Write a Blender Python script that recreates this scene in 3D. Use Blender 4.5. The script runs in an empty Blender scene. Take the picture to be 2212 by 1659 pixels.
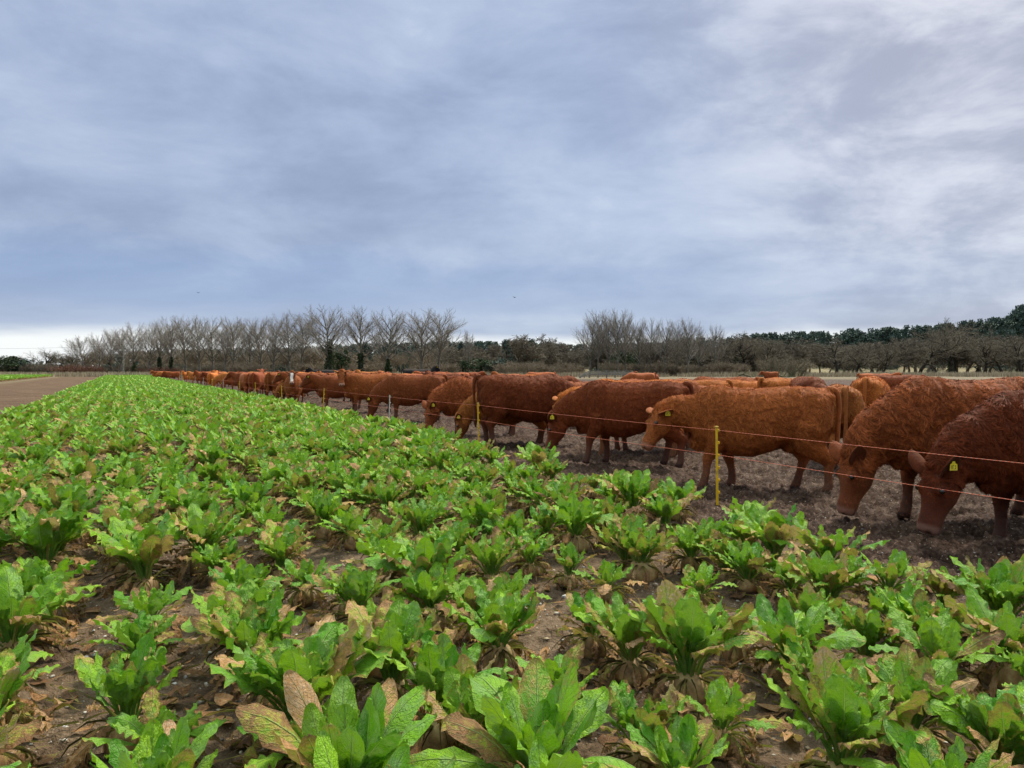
import bpy, bmesh, math, random
import numpy as np
from mathutils import Vector
R = math.radians
C = bpy.context.scene
COL = C.collection
# ------------------------------------------------------------------ camera
F = 1660.0                       # focal length in units of a 2212 px wide picture
EYE = 1.6
HORIZ = 799.0                    # horizon row in that picture
cam = bpy.data.cameras.new('camera')
cam.sensor_width = 36.0
cam.lens = 36.0 * F / 2212.0
cam.clip_start = 0.05
cam.clip_end = 6000
camo = bpy.data.objects.new('camera', cam)
COL.objects.link(camo)
camo.location = (0, 0, EYE)
camo.rotation_euler = (R(90) - math.atan((829.5 - HORIZ) / F), 0, 0)
C.camera = camo
# ------------------------------------------------------------------ exposure
C.view_settings.view_transform = 'Standard'
C.view_settings.look = 'None'
C.view_settings.exposure = 1.65
C.view_settings.gamma = 1.0
C.view_settings.use_curve_mapping = False
# ------------------------------------------------------------------ node helper
class NT:
    def __init__(s, tree):
        s.t = tree; s.t.nodes.clear()
    def n(s, kind, **kw):
        nd = s.t.nodes.new(kind)
        for k, v in kw.items():
            if k == 'ins':
                for a, b in v.items():
                    if isinstance(b, bpy.types.NodeSocket): s.t.links.new(b, nd.inputs[a])
                    else: nd.inputs[a].default_value = b
            else: setattr(nd, k, v)
        return nd
    def math(s, op, a, b=None, c=None, clamp=False):
        nd = s.t.nodes.new('ShaderNodeMath'); nd.operation = op; nd.use_clamp = clamp
        for i, v in enumerate((a, b, c)):
            if v is None: continue
            if isinstance(v, bpy.types.NodeSocket): s.t.links.new(v, nd.inputs[i])
            else: nd.inputs[i].default_value = v
        return nd.outputs[0]
    def mix(s, f, a, b, blend='MIX'):
        nd = s.t.nodes.new('ShaderNodeMix'); nd.data_type = 'RGBA'; nd.blend_type = blend
        for sock, v in ((nd.inputs[0], f), (nd.inputs[6], a), (nd.inputs[7], b)):
            if isinstance(v, bpy.types.NodeSocket): s.t.links.new(v, sock)
            elif isinstance(v, (tuple, list)): sock.default_value = (*v[:3], 1)
            else: sock.default_value = v
        return nd.outputs[2]
    def smooth(s, v, lo, hi):
        nd = s.t.nodes.new('ShaderNodeMapRange'); nd.interpolation_type = 'SMOOTHSTEP'
        s.t.links.new(v, nd.inputs[0]) if isinstance(v, bpy.types.NodeSocket) else None
        nd.inputs[1].default_value = lo; nd.inputs[2].default_value = hi
        return nd.outputs[0]
    def noise(s, vec, scale, detail=3, rough=.55, dist=0.0):
        nd = s.t.nodes.new('ShaderNodeTexNoise')
        if vec is not None: s.t.links.new(vec, nd.inputs['Vector'])
        nd.inputs['Scale'].default_value = scale; nd.inputs['Detail'].default_value = detail
        nd.inputs['Roughness'].default_value = rough; nd.inputs['Distortion'].default_value = dist
        return nd.outputs[0]
    def ramp(s, f, stops):
        nd = s.t.nodes.new('ShaderNodeValToRGB'); s.t.links.new(f, nd.inputs[0])
        e = nd.color_ramp.elements
        while len(e) > 1: e.remove(e[-1])
        e[0].position = stops[0][0]; e[0].color = (*stops[0][1], 1)
        for p, c in stops[1:]:
            x = e.new(p); x.color = (*c, 1)
        return nd.outputs[0]
# ------------------------------------------------------------------ sky and sun
SUN_EL, SUN_AZ = 52.0, 38.0      # azimuth clockwise from +Y (to the right of the view)
w = bpy.data.worlds.new('World'); C.world = w; w.use_nodes = True
g = NT(w.node_tree)
tc = g.n('ShaderNodeTexCoord')
sep = g.n('ShaderNodeSeparateXYZ', ins={0: tc.outputs['Generated']})
x, y, z = sep.outputs
zc = g.math('MAXIMUM', z, 0.0)
den = g.math('ADD', zc, 0.20)
px_ = g.math('DIVIDE', x, den); py_ = g.math('DIVIDE', y, den)
P = g.n('ShaderNodeCombineXYZ', ins={0: px_, 1: py_, 2: 3.7}).outputs[0]
Ps = g.n('ShaderNodeVectorMath', operation='MULTIPLY', ins={0: P, 1: (0.62, 1.0, 1.0)}).outputs[0]
n1 = g.noise(Ps, 1.25, 7, .54, .35)
n2 = g.noise(Ps, 3.6, 6, .58, .4)
Pd = g.n('ShaderNodeVectorMath', operation='MULTIPLY', ins={0: tc.outputs['Generated'], 1: (1.0, 1.0, 4.5)}).outputs[0]
n3 = g.noise(Pd, 2.3, 5, .55, .3)
Pq = g.n('ShaderNodeVectorMath', operation='MULTIPLY', ins={0: tc.outputs['Generated'], 1: (1.0, 1.0, 2.3)}).outputs[0]
n4 = g.noise(Pq, 4.6, 8, .60, .25)
cl = g.math('ADD', g.math('ADD', g.math('MULTIPLY', n1, .32), g.math('MULTIPLY', n2, .12)), g.math('ADD', g.math('MULTIPLY', n3, .10), g.math('MULTIPLY', n4, .50)))
cloud = g.ramp(cl, [(k, tuple(v * .335 * (1, 1, .955)[i_] for i_, v in enumerate(c))) for k, c in [(.30, (.225, .285, .44)), (.43, (.30, .37, .56)), (.52, (.375, .455, .655)), (.60, (.45, .53, .72)), (.70, (.64, .70, .84))]])
# warmer, brighter overcast towards the sun side (right, high)
dirw = g.n('ShaderNodeVectorMath', operation='DOT_PRODUCT', ins={0: tc.outputs['Generated'], 1: (.62, .66, .42)}).outputs['Value']
warm = g.smooth(dirw, .80, 1.0)
cloud = g.mix(g.math('MULTIPLY', warm, .85), cloud, g.mix(g.smooth(cl, .46, .60), (.130, .135, .165), (.250, .250, .268)))
# pale band right above the horizon, broken by the cloud edge
edge = g.math('ADD', z, g.math('MULTIPLY', g.math('SUBTRACT', n3, .5), -.05))
band = g.math('SUBTRACT', 1.0, g.smooth(edge, .034, .054))
cloud = g.mix(g.math('MULTIPLY', band, .93), cloud, (.315, .325, .325))
# overcast is brighter towards the zenith
low = g.math('MULTIPLY', g.math('SUBTRACT', 1.0, g.smooth(g.math('ABSOLUTE', g.math('SUBTRACT', g.math('ADD', z, g.math('MULTIPLY', g.math('SUBTRACT', n4, .5), .10)), .105)), .01, .055)), g.math('SUBTRACT', 1.0, g.math('MULTIPLY', g.smooth(x, -.45, .40), .65)))
cloud = g.mix(g.math('MULTIPLY', low, .6), cloud, (.075, .11, .185))
zen = g.smooth(z, .46, .95)
gain = g.math('ADD', 1.0, g.math('MULTIPLY', zen, 3.3))
cloud = g.mix(1.0, cloud, g.n('ShaderNodeCombineXYZ', ins={0: gain, 1: g.math('POWER', gain, .96), 2: g.math('POWER', gain, .70)}).outputs[0], 'MULTIPLY')
sky = g.n('ShaderNodeTexSky', sky_type='NISHITA', sun_disc=False, sun_elevation=R(SUN_EL), sun_rotation=R(SUN_AZ))
skyc = g.mix(1.0, sky.outputs[0], (.08, .08, .08), 'MULTIPLY')
allsky = g.mix(.95, skyc, cloud)
bg = g.n('ShaderNodeBackground', ins={'Color': allsky, 'Strength': 1.0})
out = g.n('ShaderNodeOutputWorld', ins={0: bg.outputs[0]})
w.cycles.sampling_method = 'MANUAL'; w.cycles.sample_map_resolution = 512
sl = bpy.data.lights.new('sun', 'SUN'); sl.energy = 1.5; sl.angle = R(11); sl.color = (1.0, .90, .74)
so = bpy.data.objects.new('sun', sl); COL.objects.link(so)
so.rotation_euler = (R(90 - SUN_EL), 0, R(180 - SUN_AZ))
so.location = (20, 20, 60)
C.cycles.max_bounces = 4; C.cycles.diffuse_bounces = 2; C.cycles.glossy_bounces = 2
C.cycles.transmission_bounces = 2; C.cycles.transparent_max_bounces = 4
# ------------------------------------------------------------------ layout: the crop rows, fence line, and picture helpers
U = np.array((-.454, .891))      # direction the rows and the fence run in
N = np.array((.891, .454))       # across them, towards the cattle
FENCE = 6.26                     # offsets across the rows
BEET0, BEET1 = -2.80, 5.95
def beet_edge(al): return np.interp(al, [2.5, 5.5, 11, 18], [4.75, 5.15, 5.55, 5.9])   # the cattle have grazed the near end further back
def at(px, d): return ((px - 1106.0) / F * d, d)
def row_d(px, off): # depth where the line at this offset crosses picture column px
    t = (px - 1106.0) / F
    return off / (.891 * t + .454)
def tag(o, label=None, cat=None, group=None, kind=None):
    if label: o['label'] = label
    if cat: o['category'] = cat
    if group: o['group'] = group
    if kind: o['kind'] = kind
    return o
def empty(name, loc, rz=0.0, scale=1.0):
    o = bpy.data.objects.new(name, None); COL.objects.link(o)
    o.location = loc; o.rotation_euler = (0, 0, rz); o.scale = (scale,) * 3
    o.empty_display_size = .2
    return o
def link(name, me, parent=None):
    o = bpy.data.objects.new(name, me); COL.objects.link(o)
    if parent is not None: o.parent = parent
    return o
def mesh_np(name, V, Fc, mat, k=4, smooth=True, attrs=None, uv=None, mats=None):
    """V (n,3); Fc (m,k) faces, all of k corners; attrs {name: (n,4)} point colours; uv (n,2) per vertex"""
    V = np.ascontiguousarray(V, dtype=np.float32); Fc = np.ascontiguousarray(Fc, dtype=np.int32)
    me = bpy.data.meshes.new(name)
    me.vertices.add(len(V)); me.vertices.foreach_set('co', V.ravel())
    me.loops.add(Fc.size); me.loops.foreach_set('vertex_index', Fc.ravel())
    me.polygons.add(len(Fc))
    me.polygons.foreach_set('loop_start', np.arange(0, Fc.size, k, dtype=np.int32))
    me.polygons.foreach_set('loop_total', np.full(len(Fc), k, dtype=np.int32))
    me.update(calc_edges=True)
    if smooth: me.polygons.foreach_set('use_smooth', np.ones(len(Fc), dtype=bool))
    for an, av in (attrs or {}).items():
        a = me.attributes.new(an, 'FLOAT_COLOR', 'POINT')
        a.data.foreach_set('color', np.ascontiguousarray(av, dtype=np.float32).ravel())
    if uv is not None:
        l = me.uv_layers.new(name='UVMap')
        l.data.foreach_set('uv', np.ascontiguousarray(uv[Fc.ravel()], dtype=np.float32).ravel())
    for m in (mats or [mat]): me.materials.append(m)
    me.validate(clean_customdata=False)
    return me
def _h(i, j, s):
    n = (i * 374761393 + j * 668265263 + s * 1442695041) & 0xffffffff
    n = ((n ^ (n >> 13)) * 1274126177) & 0xffffffff
    n = n ^ (n >> 16)
    return (n & 0xffff) / 65535.0
def vn(x, y, s=0):
    xi = np.floor(x).astype(np.int64); yi = np.floor(y).astype(np.int64)
    fx = x - xi; fy = y - yi; fx = fx * fx * (3 - 2 * fx); fy = fy * fy * (3 - 2 * fy)
    a = _h(xi, yi, s); b = _h(xi + 1, yi, s); c = _h(xi, yi + 1, s); d = _h(xi + 1, yi + 1, s)
    return (a * (1 - fx) + b * fx) * (1 - fy) + (c * (1 - fx) + d * fx) * fy
def fbm(x, y, s=0, o=4):
    v = 0; a = .5; t = 0
    for k in range(o):
        v = v + a * vn(x * 2 ** k, y * 2 ** k, s + k); t += a; a *= .5
    return v / t
def sst(v, a, b):
    t = np.clip((v - a) / (b - a), 0, 1); return t * t * (3 - 2 * t)
# ------------------------------------------------------------------ materials for the setting
def material(name):
    m = bpy.data.materials.new(name); m.use_nodes = True
    return m, NT(m.node_tree)
def finish(g, col, rough=.8, bump=None, bd=.02, spec=.3, sub=None):
    p = g.n('ShaderNodeBsdfPrincipled')
    if isinstance(col, bpy.types.NodeSocket): g.t.links.new(col, p.inputs['Base Color'])
    else: p.inputs['Base Color'].default_value = (*col, 1)
    if isinstance(rough, bpy.types.NodeSocket): g.t.links.new(rough, p.inputs['Roughness'])
    else: p.inputs['Roughness'].default_value = rough
    p.inputs['Specular IOR Level'].default_value = spec
    if bump is not None:
        b = g.n('ShaderNodeBump', ins={'Height': bump, 'Distance': bd, 'Strength': 1.0})
        g.t.links.new(b.outputs[0], p.inputs['Normal'])
    o = g.n('ShaderNodeOutputMaterial', ins={0: p.outputs[0]})
    return p, o
mG, g = material('field_ground')
geo = g.n('ShaderNodeNewGeometry'); pos = geo.outputs['Position']
zone = g.n('ShaderNodeAttribute', attribute_name='zone')
zs = g.n('ShaderNodeSeparateColor', ins={0: zone.outputs['Color']})
mud, bare, grass = zs.outputs
pale = zone.outputs['Alpha']
nb = g.noise(pos, .45, 4, .6); nm = g.noise(pos, 3.2, 5, .62); nf = g.noise(pos, 22, 5, .65); nff = g.noise(pos, 90, 3, .6)
soil = g.ramp(g.math('ADD', g.math('MULTIPLY', nm, .55), g.math('MULTIPLY', nf, .45)), [(.34, (.070, .044, .028)), (.5, (.155, .106, .068)), (.66, (.28, .205, .14))])
mudc = g.ramp(g.math('ADD', g.math('MULTIPLY', nm, .45), g.math('MULTIPLY', nf, .55)), [(.36, (.009, .0045, .003)), (.5, (.060, .033, .022)), (.64, (.155, .100, .072))])
barec = g.ramp(g.math('ADD', g.math('MULTIPLY', nb, .35), g.math('MULTIPLY', nf, .65)), [(.32, (.055, .032, .019)), (.5, (.115, .072, .044)), (.68, (.23, .155, .10))])
grc = g.ramp(nm, [(.3, (.16, .13, .07)), (.55, (.26, .22, .14)), (.75, (.20, .22, .09))])
c = g.mix(mud, soil, mudc); c = g.mix(bare, c, barec); c = g.mix(grass, c, grc); c = g.mix(pale, c, g.mix(nm, (.13, .115, .055), (.24, .19, .12)))
# small chalk and flint specks in the soil
vor = g.n('ShaderNodeTexVoronoi', ins={'Vector': pos, 'Scale': 26.0}); vd = vor.outputs['Distance']
vr = g.n('ShaderNodeSeparateColor', ins={0: vor.outputs['Color']}).outputs[0]
speck = g.math('MULTIPLY', g.math('LESS_THAN', vd, g.math('MULTIPLY', vr, .17)), g.math('GREATER_THAN', vr, .62))
c = g.mix(g.math('MULTIPLY', speck, .8), c, g.mix(nff, (.30, .22, .14), (.62, .58, .52)))
rg = g.smooth(nm, .35, .62)
rough = g.math('SUBTRACT', .9, g.math('MULTIPLY', g.math('MULTIPLY', mud, rg), .25))
hgt = g.math('ADD', g.math('MULTIPLY', nf, .7), g.math('ADD', g.math('MULTIPLY', nff, .3), g.math('MULTIPLY', speck, .3)))
finish(g, c, rough, hgt, .05, .12)
# ------------------------------------------------------------------ ground: one sheet out to the horizon, finer near the camera
def ground_height(X, Y):
    off = X * N[0] + Y * N[1]; al = X * U[0] + Y * U[1]
    r = np.hypot(X, Y)
    near = 1 - sst(r, 45, 90)
    jit = (fbm(X * 1.3, Y * 1.3, 5, 3) - .5) * .7
    mud = sst(off + jit - beet_edge(al), .05, .5)
    crop = (1 - mud) * sst(off + jit, -3.4, -2.9)
    f1 = fbm(X * 7.5, Y * 7.5, 11, 3); f2 = fbm(X * 3.1 + 7, Y * 3.1, 23, 3); f3 = fbm(X * 19, Y * 19, 31, 2)
    ridg = 1 - np.abs(2 * f1 - 1)
    zm = (ridg - .72) * .17 + (f2 - .5) * .12 + (f3 - .5) * .07
    row = np.cos((off - BEET0) / .57 * 2 * math.pi)
    f4 = fbm(X * 46, Y * 46, 61, 2)
    zc = (f2 - .5) * .05 + (f1 - .5) * .03 + (f3 - .5) * .030 + (f4 - .5) * .022 + row * .018
    zb = (f2 - .5) * .06 + (f1 - .5) * .05
    z = mud * zm + crop * zc + (1 - mud - crop) * zb
    z = z * near
    hill = 0
    # wooded rise far to the right
    hill = sst(Y, 300, 520) * sst(X / np.maximum(Y, 1), -.25, .75) * 26
    return z + hill, mud, off, al, r, jit
ths = np.concatenate([np.linspace(-180, -52, 40, endpoint=False), np.linspace(-52, 44, 860, endpoint=False), np.linspace(44, 180, 42, endpoint=False)])
rs = np.concatenate([[.02, .4, .9, 1.4, 1.8], np.geomspace(2.1, 60, 640, endpoint=False), np.geomspace(60, 2400, 90)])
TH, RR = np.meshgrid(np.radians(ths), rs)
X = RR * np.sin(TH); Y = RR * np.cos(TH)
Z, mudw, off, al, r, jit = ground_height(X, Y)
far = sst(r, 150, 175)
jj = (fbm(X * .05, Y * .05, 77, 3) - .5) * 26
fieldend = sst(Y + jj * .6 + 0.05 * X, 172, 182)          # pale rough grass beyond the worked ground
fieldend = fieldend * (1 - .9 * sst(Y, 262, 285))
green = sst(Y + jj + .1 * X, 128, 140) * (1 - fieldend) * sst(off, 30, 45) * .55
bare = (1 - mudw) * (1 - sst(off + jit, -3.4, -2.9))
path = np.exp(-((off + 13.0 + jit * .5) / .9) ** 2) * .8 * bare
mudw = mudw * (1 - sst(Y, 262, 285)); green = np.maximum(green, sst(Y, 262, 285) * .9)
zone = np.stack([mudw, bare, np.clip(green, 0, 1), np.clip(np.maximum(path, fieldend * .85), 0, 1)], -1)
nr, nt = RR.shape
idx = np.arange(nr * nt).reshape(nr, nt)
nx = np.roll(idx, -1, 1)
Fc = np.stack([idx[:-1], nx[:-1], nx[1:], idx[1:]], -1).reshape(-1, 4)[:, ::-1]
me = mesh_np('ground', np.stack([X, Y, Z], -1).reshape(-1, 3), Fc, mG, attrs={'zone': zone.reshape(-1, 4)})
tag(link('ground', me), kind='structure')
GH = lambda x, y: float(ground_height(np.array([x], float), np.array([y], float))[0][0])
# ------------------------------------------------------------------ bare winter trees
def bark_mat(name, a, b, moss=0.0):
    m, g = material(name)
    oc = g.n('ShaderNodeTexCoord').outputs['Object']
    n = g.noise(oc, 1.2, 4, .6)
    c = g.mix(g.smooth(n, .35, .65), a, b)
    if moss:
        c = g.mix(g.math('MULTIPLY', g.smooth(g.noise(oc, .5, 2), .5, .65), moss), c, (.10, .12, .045))
    finish(g, c, .9, None, spec=.1)
    return m
mPop = bark_mat('poplar_bark', (.095, .085, .07), (.165, .15, .125), .3)
mPopT = bark_mat('poplar_twigs', (.19, .17, .15), (.31, .28, .245))
mOak = bark_mat('oak_bark', (.022, .019, .016), (.055, .048, .038), .4)
mOakT = bark_mat('oak_twigs', (.10, .086, .066), (.19, .162, .125))
mScr = bark_mat('scrub_twigs', (.15, .12, .088), (.26, .21, .15))
mRed = bark_mat('red_hedge_twigs', (.115, .060, .045), (.19, .10, .07))
mDeadW = bark_mat('mossy_dead_wood', (.075, .075, .045), (.12, .12, .075), .7)
def leaf_clump_mat(name, a, b):
    m, g = material(name)
    at_ = g.n('ShaderNodeAttribute', attribute_name='tint').outputs['Color']
    s_ = g.n('ShaderNodeSeparateColor', ins={0: at_}).outputs[0]
    finish(g, g.mix(s_, a, b), .7, None, spec=.25)
    return m
mIvy = leaf_clump_mat('ivy_leaves', (.014, .028, .010), (.05, .08, .028))
mPine = leaf_clump_mat('pine_needles', (.028, .050, .042), (.085, .125, .095))
mGrassD = leaf_clump_mat('dry_grass', (.22, .175, .11), (.46, .38, .26))
def tubes(P0, P1, R0, R1, k=3):
    P0, P1 = np.asarray(P0, float), np.asarray(P1, float); n = len(P0)
    d = P1 - P0; d /= np.maximum(np.linalg.norm(d, axis=1), 1e-9)[:, None]
    ref = np.where(np.abs(d[:, 2:3]) > .9, np.array([[1., 0, 0]]), np.array([[0, 0, 1.]]))
    a = np.cross(d, ref); a /= np.linalg.norm(a, axis=1)[:, None]; b = np.cross(d, a)
    V = np.zeros((n, 2, k, 3))
    for j in range(k):
        t = 2 * math.pi * j / k
        o = a * math.cos(t) + b * math.sin(t)
        V[:, 0, j] = P0 + o * np.asarray(R0)[:, None]; V[:, 1, j] = P1 + o * np.asarray(R1)[:, None]
    base = (np.arange(n) * 2 * k)[:, None]
    Fc = np.concatenate([np.stack([base[:, 0] + j, base[:, 0] + (j + 1) % k, base[:, 0] + k + (j + 1) % k, base[:, 0] + k + j], -1) for j in range(k)])
    return V.reshape(-1, 3), Fc
def grow_tree(seed, spec):
    """spec: list of levels (n_children, t0, length, radius, angle, up, jitter, nseg)"""
    rnd = random.Random(seed)
    segs = [[], []]; rl = (.86, 1.08, 1.12, .62) if spec is POP else (.7, 1.15, 1.15, .5)
    def branch(p, d, lvl, ln, rad):
        nch, t0, ang, up, jit, nseg, lr, rr = spec[lvl]
        pts = [p]; dd = d.copy()
        for i in range(nseg):
            dd = dd + Vector((rnd.gauss(0, jit), rnd.gauss(0, jit), rnd.gauss(0, jit) + up)); dd.normalize()
            q = pts[-1] + dd * (ln / nseg)
            r0 = rad * (1 - .85 * i / nseg); r1 = rad * (1 - .85 * (i + 1) / nseg)
            segs[0 if lvl <= 1 else 1].append((pts[-1], q, r0, r1)); pts.append(q)
        if lvl + 1 < len(spec):
            ga = rnd.random() * 6.28
            for c in range(nch):
                t = t0 + (1 - t0) * (c + rnd.random() * .8) / nch
                t = min(t, .999); i = int(t * nseg); f = t * nseg - i
                q = pts[i].lerp(pts[i + 1], f); ax = (pts[i + 1] - pts[i]).normalized()
                ga += 2.4 + rnd.gauss(0, .4)
                s1 = ax.orthogonal().normalized(); s2 = ax.cross(s1)
                an = ang * rnd.uniform(.65, 1.25)
                nd = ax * math.cos(an) + (s1 * math.cos(ga) + s2 * math.sin(ga)) * math.sin(an)
                branch(q, nd, lvl + 1, ln * lr * rnd.uniform(rl[0], rl[1]) * (rl[2] - rl[3] * t if lvl == 0 else 1.1 - .35 * t), rad * rr * rnd.uniform(.8, 1.15) * (1 - .45 * t))
    return segs, branch, rnd
def make_tree_mesh(seed, spec, ln, rad, stems=1, spread=.0, lean=.0, wide=1.0, rmin=.013):
    segs, br, rnd = grow_tree(seed, spec)
    for s in range(stems):
        a = rnd.random() * 6.28
        o = Vector((math.cos(a), math.sin(a), 0)) * spread * (rnd.random() ** .5)
        d = Vector((math.cos(a) * lean * rnd.uniform(.3, 1), math.sin(a) * lean * rnd.uniform(.3, 1), 1)).normalized()
        br(o, d, 0, ln * rnd.uniform(.8, 1.1) if stems > 1 else ln, rad)
    res = []
    for s, k in ((segs[0], 5), (segs[1], 3)):
        P0 = np.array([tuple(a[0]) for a in s]); P1 = np.array([tuple(a[1]) for a in s])
        P0[:, :2] *= wide; P1[:, :2] *= wide
        res.append(tubes(P0, P1, np.maximum([a[2] for a in s], rmin), np.maximum([a[3] for a in s], rmin * .8), k))
    return res
# levels: nch, t0, angle, up, jitter, nseg, length ratio, radius ratio
POP = [(22, .24, .72, .012, .03, 8, .74, .50), (10, .18, .46, .035, .04, 6, .42, .55), (8, .10, .44, .03, .05, 4, .48, .65), (0, 0, 0, .02, .06, 3, 0, 0)]
OAK = [(10, .30, .95, .02, .16, 6, .85, .55), (11, .22, .80, .05, .24, 7, .48, .5), (11, .12, .72, .03, .22, 5, .48, .6), (0, 0, 0, .02, .2, 3, 0, 0)]
SHR = [(9, .12, .50, .05, .12, 6, .55, .5), (7, .1, .55, .05, .16, 4, .5, .6), (0, 0, 0, .03, .2, 3, 0, 0)]
popl = [make_tree_mesh(100 + i, POP, 12.5, .32, wide=1.0, rmin=.012) for i in range(6)]
oaks = [make_tree_mesh(200 + i, OAK, 7.5, .46, wide=1.15) for i in range(5)]
slim = [make_tree_mesh(300 + i, POP, 13, .18, stems=1, wide=.62) for i in range(4)]
shrb = [make_tree_mesh(400 + i, SHR, 4.2, .06, stems=20, spread=1.6, lean=.6, rmin=.02) for i in range(4)]
thick = [make_tree_mesh(500 + i, OAK, 7.5, .34, wide=1.15, rmin=.05) for i in range(4)]
thsh = [make_tree_mesh(600 + i, SHR, 4.2, .08, stems=22, spread=1.8, lean=.6, rmin=.035) for i in range(4)]
def height(t): return max(v[0][:, 2].max() for v in t)
def leaf_cloud(rng, cen, rad, n, size, flat=1.0):
    """n small quads scattered through clumps; cen (m,3), rad (m,)"""
    m = len(cen); k = rng.integers(0, m, n)
    d = rng.normal(size=(n, 3)); d /= np.linalg.norm(d, axis=1)[:, None]
    p = cen[k] + d * (rad[k] * rng.random(n) ** .45)[:, None] * np.array([1, 1, flat])
    a = rng.normal(size=(n, 3)); a /= np.linalg.norm(a, axis=1)[:, None]
    b = np.cross(a, rng.normal(size=(n, 3))); b /= np.linalg.norm(b, axis=1)[:, None]
    s = (size * rng.uniform(.5, 1.4, n))[:, None]
    V = np.stack([p - a * s, p - b * s * .6, p + a * s, p + b * s * .6], 1).reshape(-1, 3)
    Fc = np.arange(n * 4).reshape(-1, 4)
    kt = rng.random(m)[k]
    t = np.repeat(np.clip(.55 * kt + .45 * rng.random(n), 0, 1), 4)
    return V, Fc, np.stack([t, t, t, np.ones_like(t)], -1)
def ivy_part(seed, h, w):
    rng = np.random.default_rng(seed)
    zz = np.linspace(.3, h, 26); cen = np.stack([rng.normal(0, w * .25, 26), rng.normal(0, w * .25, 26), zz], -1)
    V, Fc, t = leaf_cloud(rng, cen, np.full(26, w) * rng.uniform(.6, 1.1, 26) * (1 - .45 * zz / h), 3600, .16)
    return mesh_np('ivy', V, Fc, mIvy, smooth=False, attrs={'tint': t})
TM = {}
def tree_meshes(kind, i):
    if (kind, i) not in TM:
        t = {'poplar': popl, 'oak': oaks, 'slim': slim, 'shrub': shrb}[kind][i]
        mt = {'poplar': (mPop, mPopT), 'oak': (mOak, mOakT), 'slim': (mPop, mPopT), 'shrub': (mDeadW, mScr)}[kind]
        TM[kind, i] = (mesh_np('trunk', *t[0], mt[0]), mesh_np('crown', *t[1], mt[1]), height(t))
    return TM[kind, i]
ivies = [ivy_part(1, 8.5, 1.7), ivy_part(2, 5.5, .9), ivy_part(3, 4.0, .7)]
def place_tree(name, kind, i, px, d, top, label, group=None, rz=None, ivy=None, sx=1.0, cat='tree'):
    a, b, h = tree_meshes(kind, i)
    x, y = at(px, d)
    zg = GH(x, y)
    H = EYE + (HORIZ - top) / F * d - zg
    o = empty(name, (x, y, zg - .05), rnd0.random() * 6.28 if rz is None else rz)
    s = H / h; o.scale = (s * sx, s * sx, s)
    link('trunk', a, o); link('crown', b, o)
    if ivy is not None:
        v = link('ivy', ivies[ivy], o); v.scale = (1 / s / sx, 1 / s / sx, 1 / s)
    tag(o, label, cat, group)
    return o
rnd0 = random.Random(5)
# the row of tall poplars left of centre, (trunk column, top row, depth)
PR = [(215, 716, 285), (236, 706, 275), (262, 700, 268), (290, 694, 262), (321, 692, 256), (345, 688, 250), (370, 680, 244), (400, 676, 240), (432, 675, 235),
      (460, 682, 230), (486, 682, 226), (506, 680, 222), (540, 683, 218), (565, 679, 214), (590, 675, 210), (625, 673, 206), (652, 664, 202), (712, 656, 192), (779, 658, 187),
      (838, 661, 183), (911, 659, 180), (947, 664, 178)]
ords = ['first', 'second', 'third', 'fourth', 'fifth', 'sixth', 'seventh', 'eighth', 'ninth', 'tenth', 'eleventh', 'twelfth', 'thirteenth', 'fourteenth', 'fifteenth',
        'sixteenth', 'seventeenth', 'eighteenth', 'nineteenth', 'twentieth', 'twenty-first', 'twenty-second', 'twenty-third', 'twenty-fourth']
for k, (px, top, d) in enumerate(PR):
    iv = 0 if px == 712 else (1 if px in (370, 345, 779) else (2 if px in (290, 838, 236) else None))
    lb = {712: 'tall bare poplar with its trunk thickly wrapped in dark ivy, topping the tree row', 947: 'tall bare poplar with wide fan of branches at the right end of the poplar row',
          215: 'shorter bushy bare poplar at the far left end of the poplar row'}.get(px, 'tall bare winter poplar, %s from the left end of the row' % ords[k])
    if iv in (1, 2): lb = lb.replace('winter poplar', 'poplar with ivy on its trunk')
    place_tree('poplar_tree', 'poplar', k % 6, px, d, top, lb, 'tall bare poplars in a row behind the crop', ivy=iv, sx=1.35 if px > 700 else 1.15)
place_tree('bare_tree', 'slim', 0, 181, 292, 722, 'low grey bare tree at the left foot of the poplar row', sx=1.9)
place_tree('bare_tree', 'slim', 1, 1012, 215, 708, 'small slender pale bare tree just right of the poplar row', sx=.8)
# bare trees right of the centre gap
CR = [(1275, 672, 196, 1), (1292, 665, 192, 2), (1315, 668, 194, 3), (1335, 664, 190, 0), (1352, 668, 195, 1), (1382, 682, 198, 2), (1405, 684, 200, 3), (1436, 684, 196, 0),
      (1462, 688, 200, 1), (1486, 682, 196, 2), (1508, 700, 205, 3), (1542, 696, 205, 0)]
for k, (px, top, d, i) in enumerate(CR):
    lb = 'tall slender bare tree, %s from the left in the clump right of the sky gap' % ords[k]
    if k == 0: lb = 'tall slender bare tree at the left edge of the clump beside the sky gap'
    if k == 11: lb = 'thin bare tree standing alone at the right of the tall clump'
    place_tree('bare_tree', 'poplar', (i + k) % 6, px, d, top, lb, 'slender bare trees right of the sky gap', sx=.85 if px < 1500 else .65)
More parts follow.
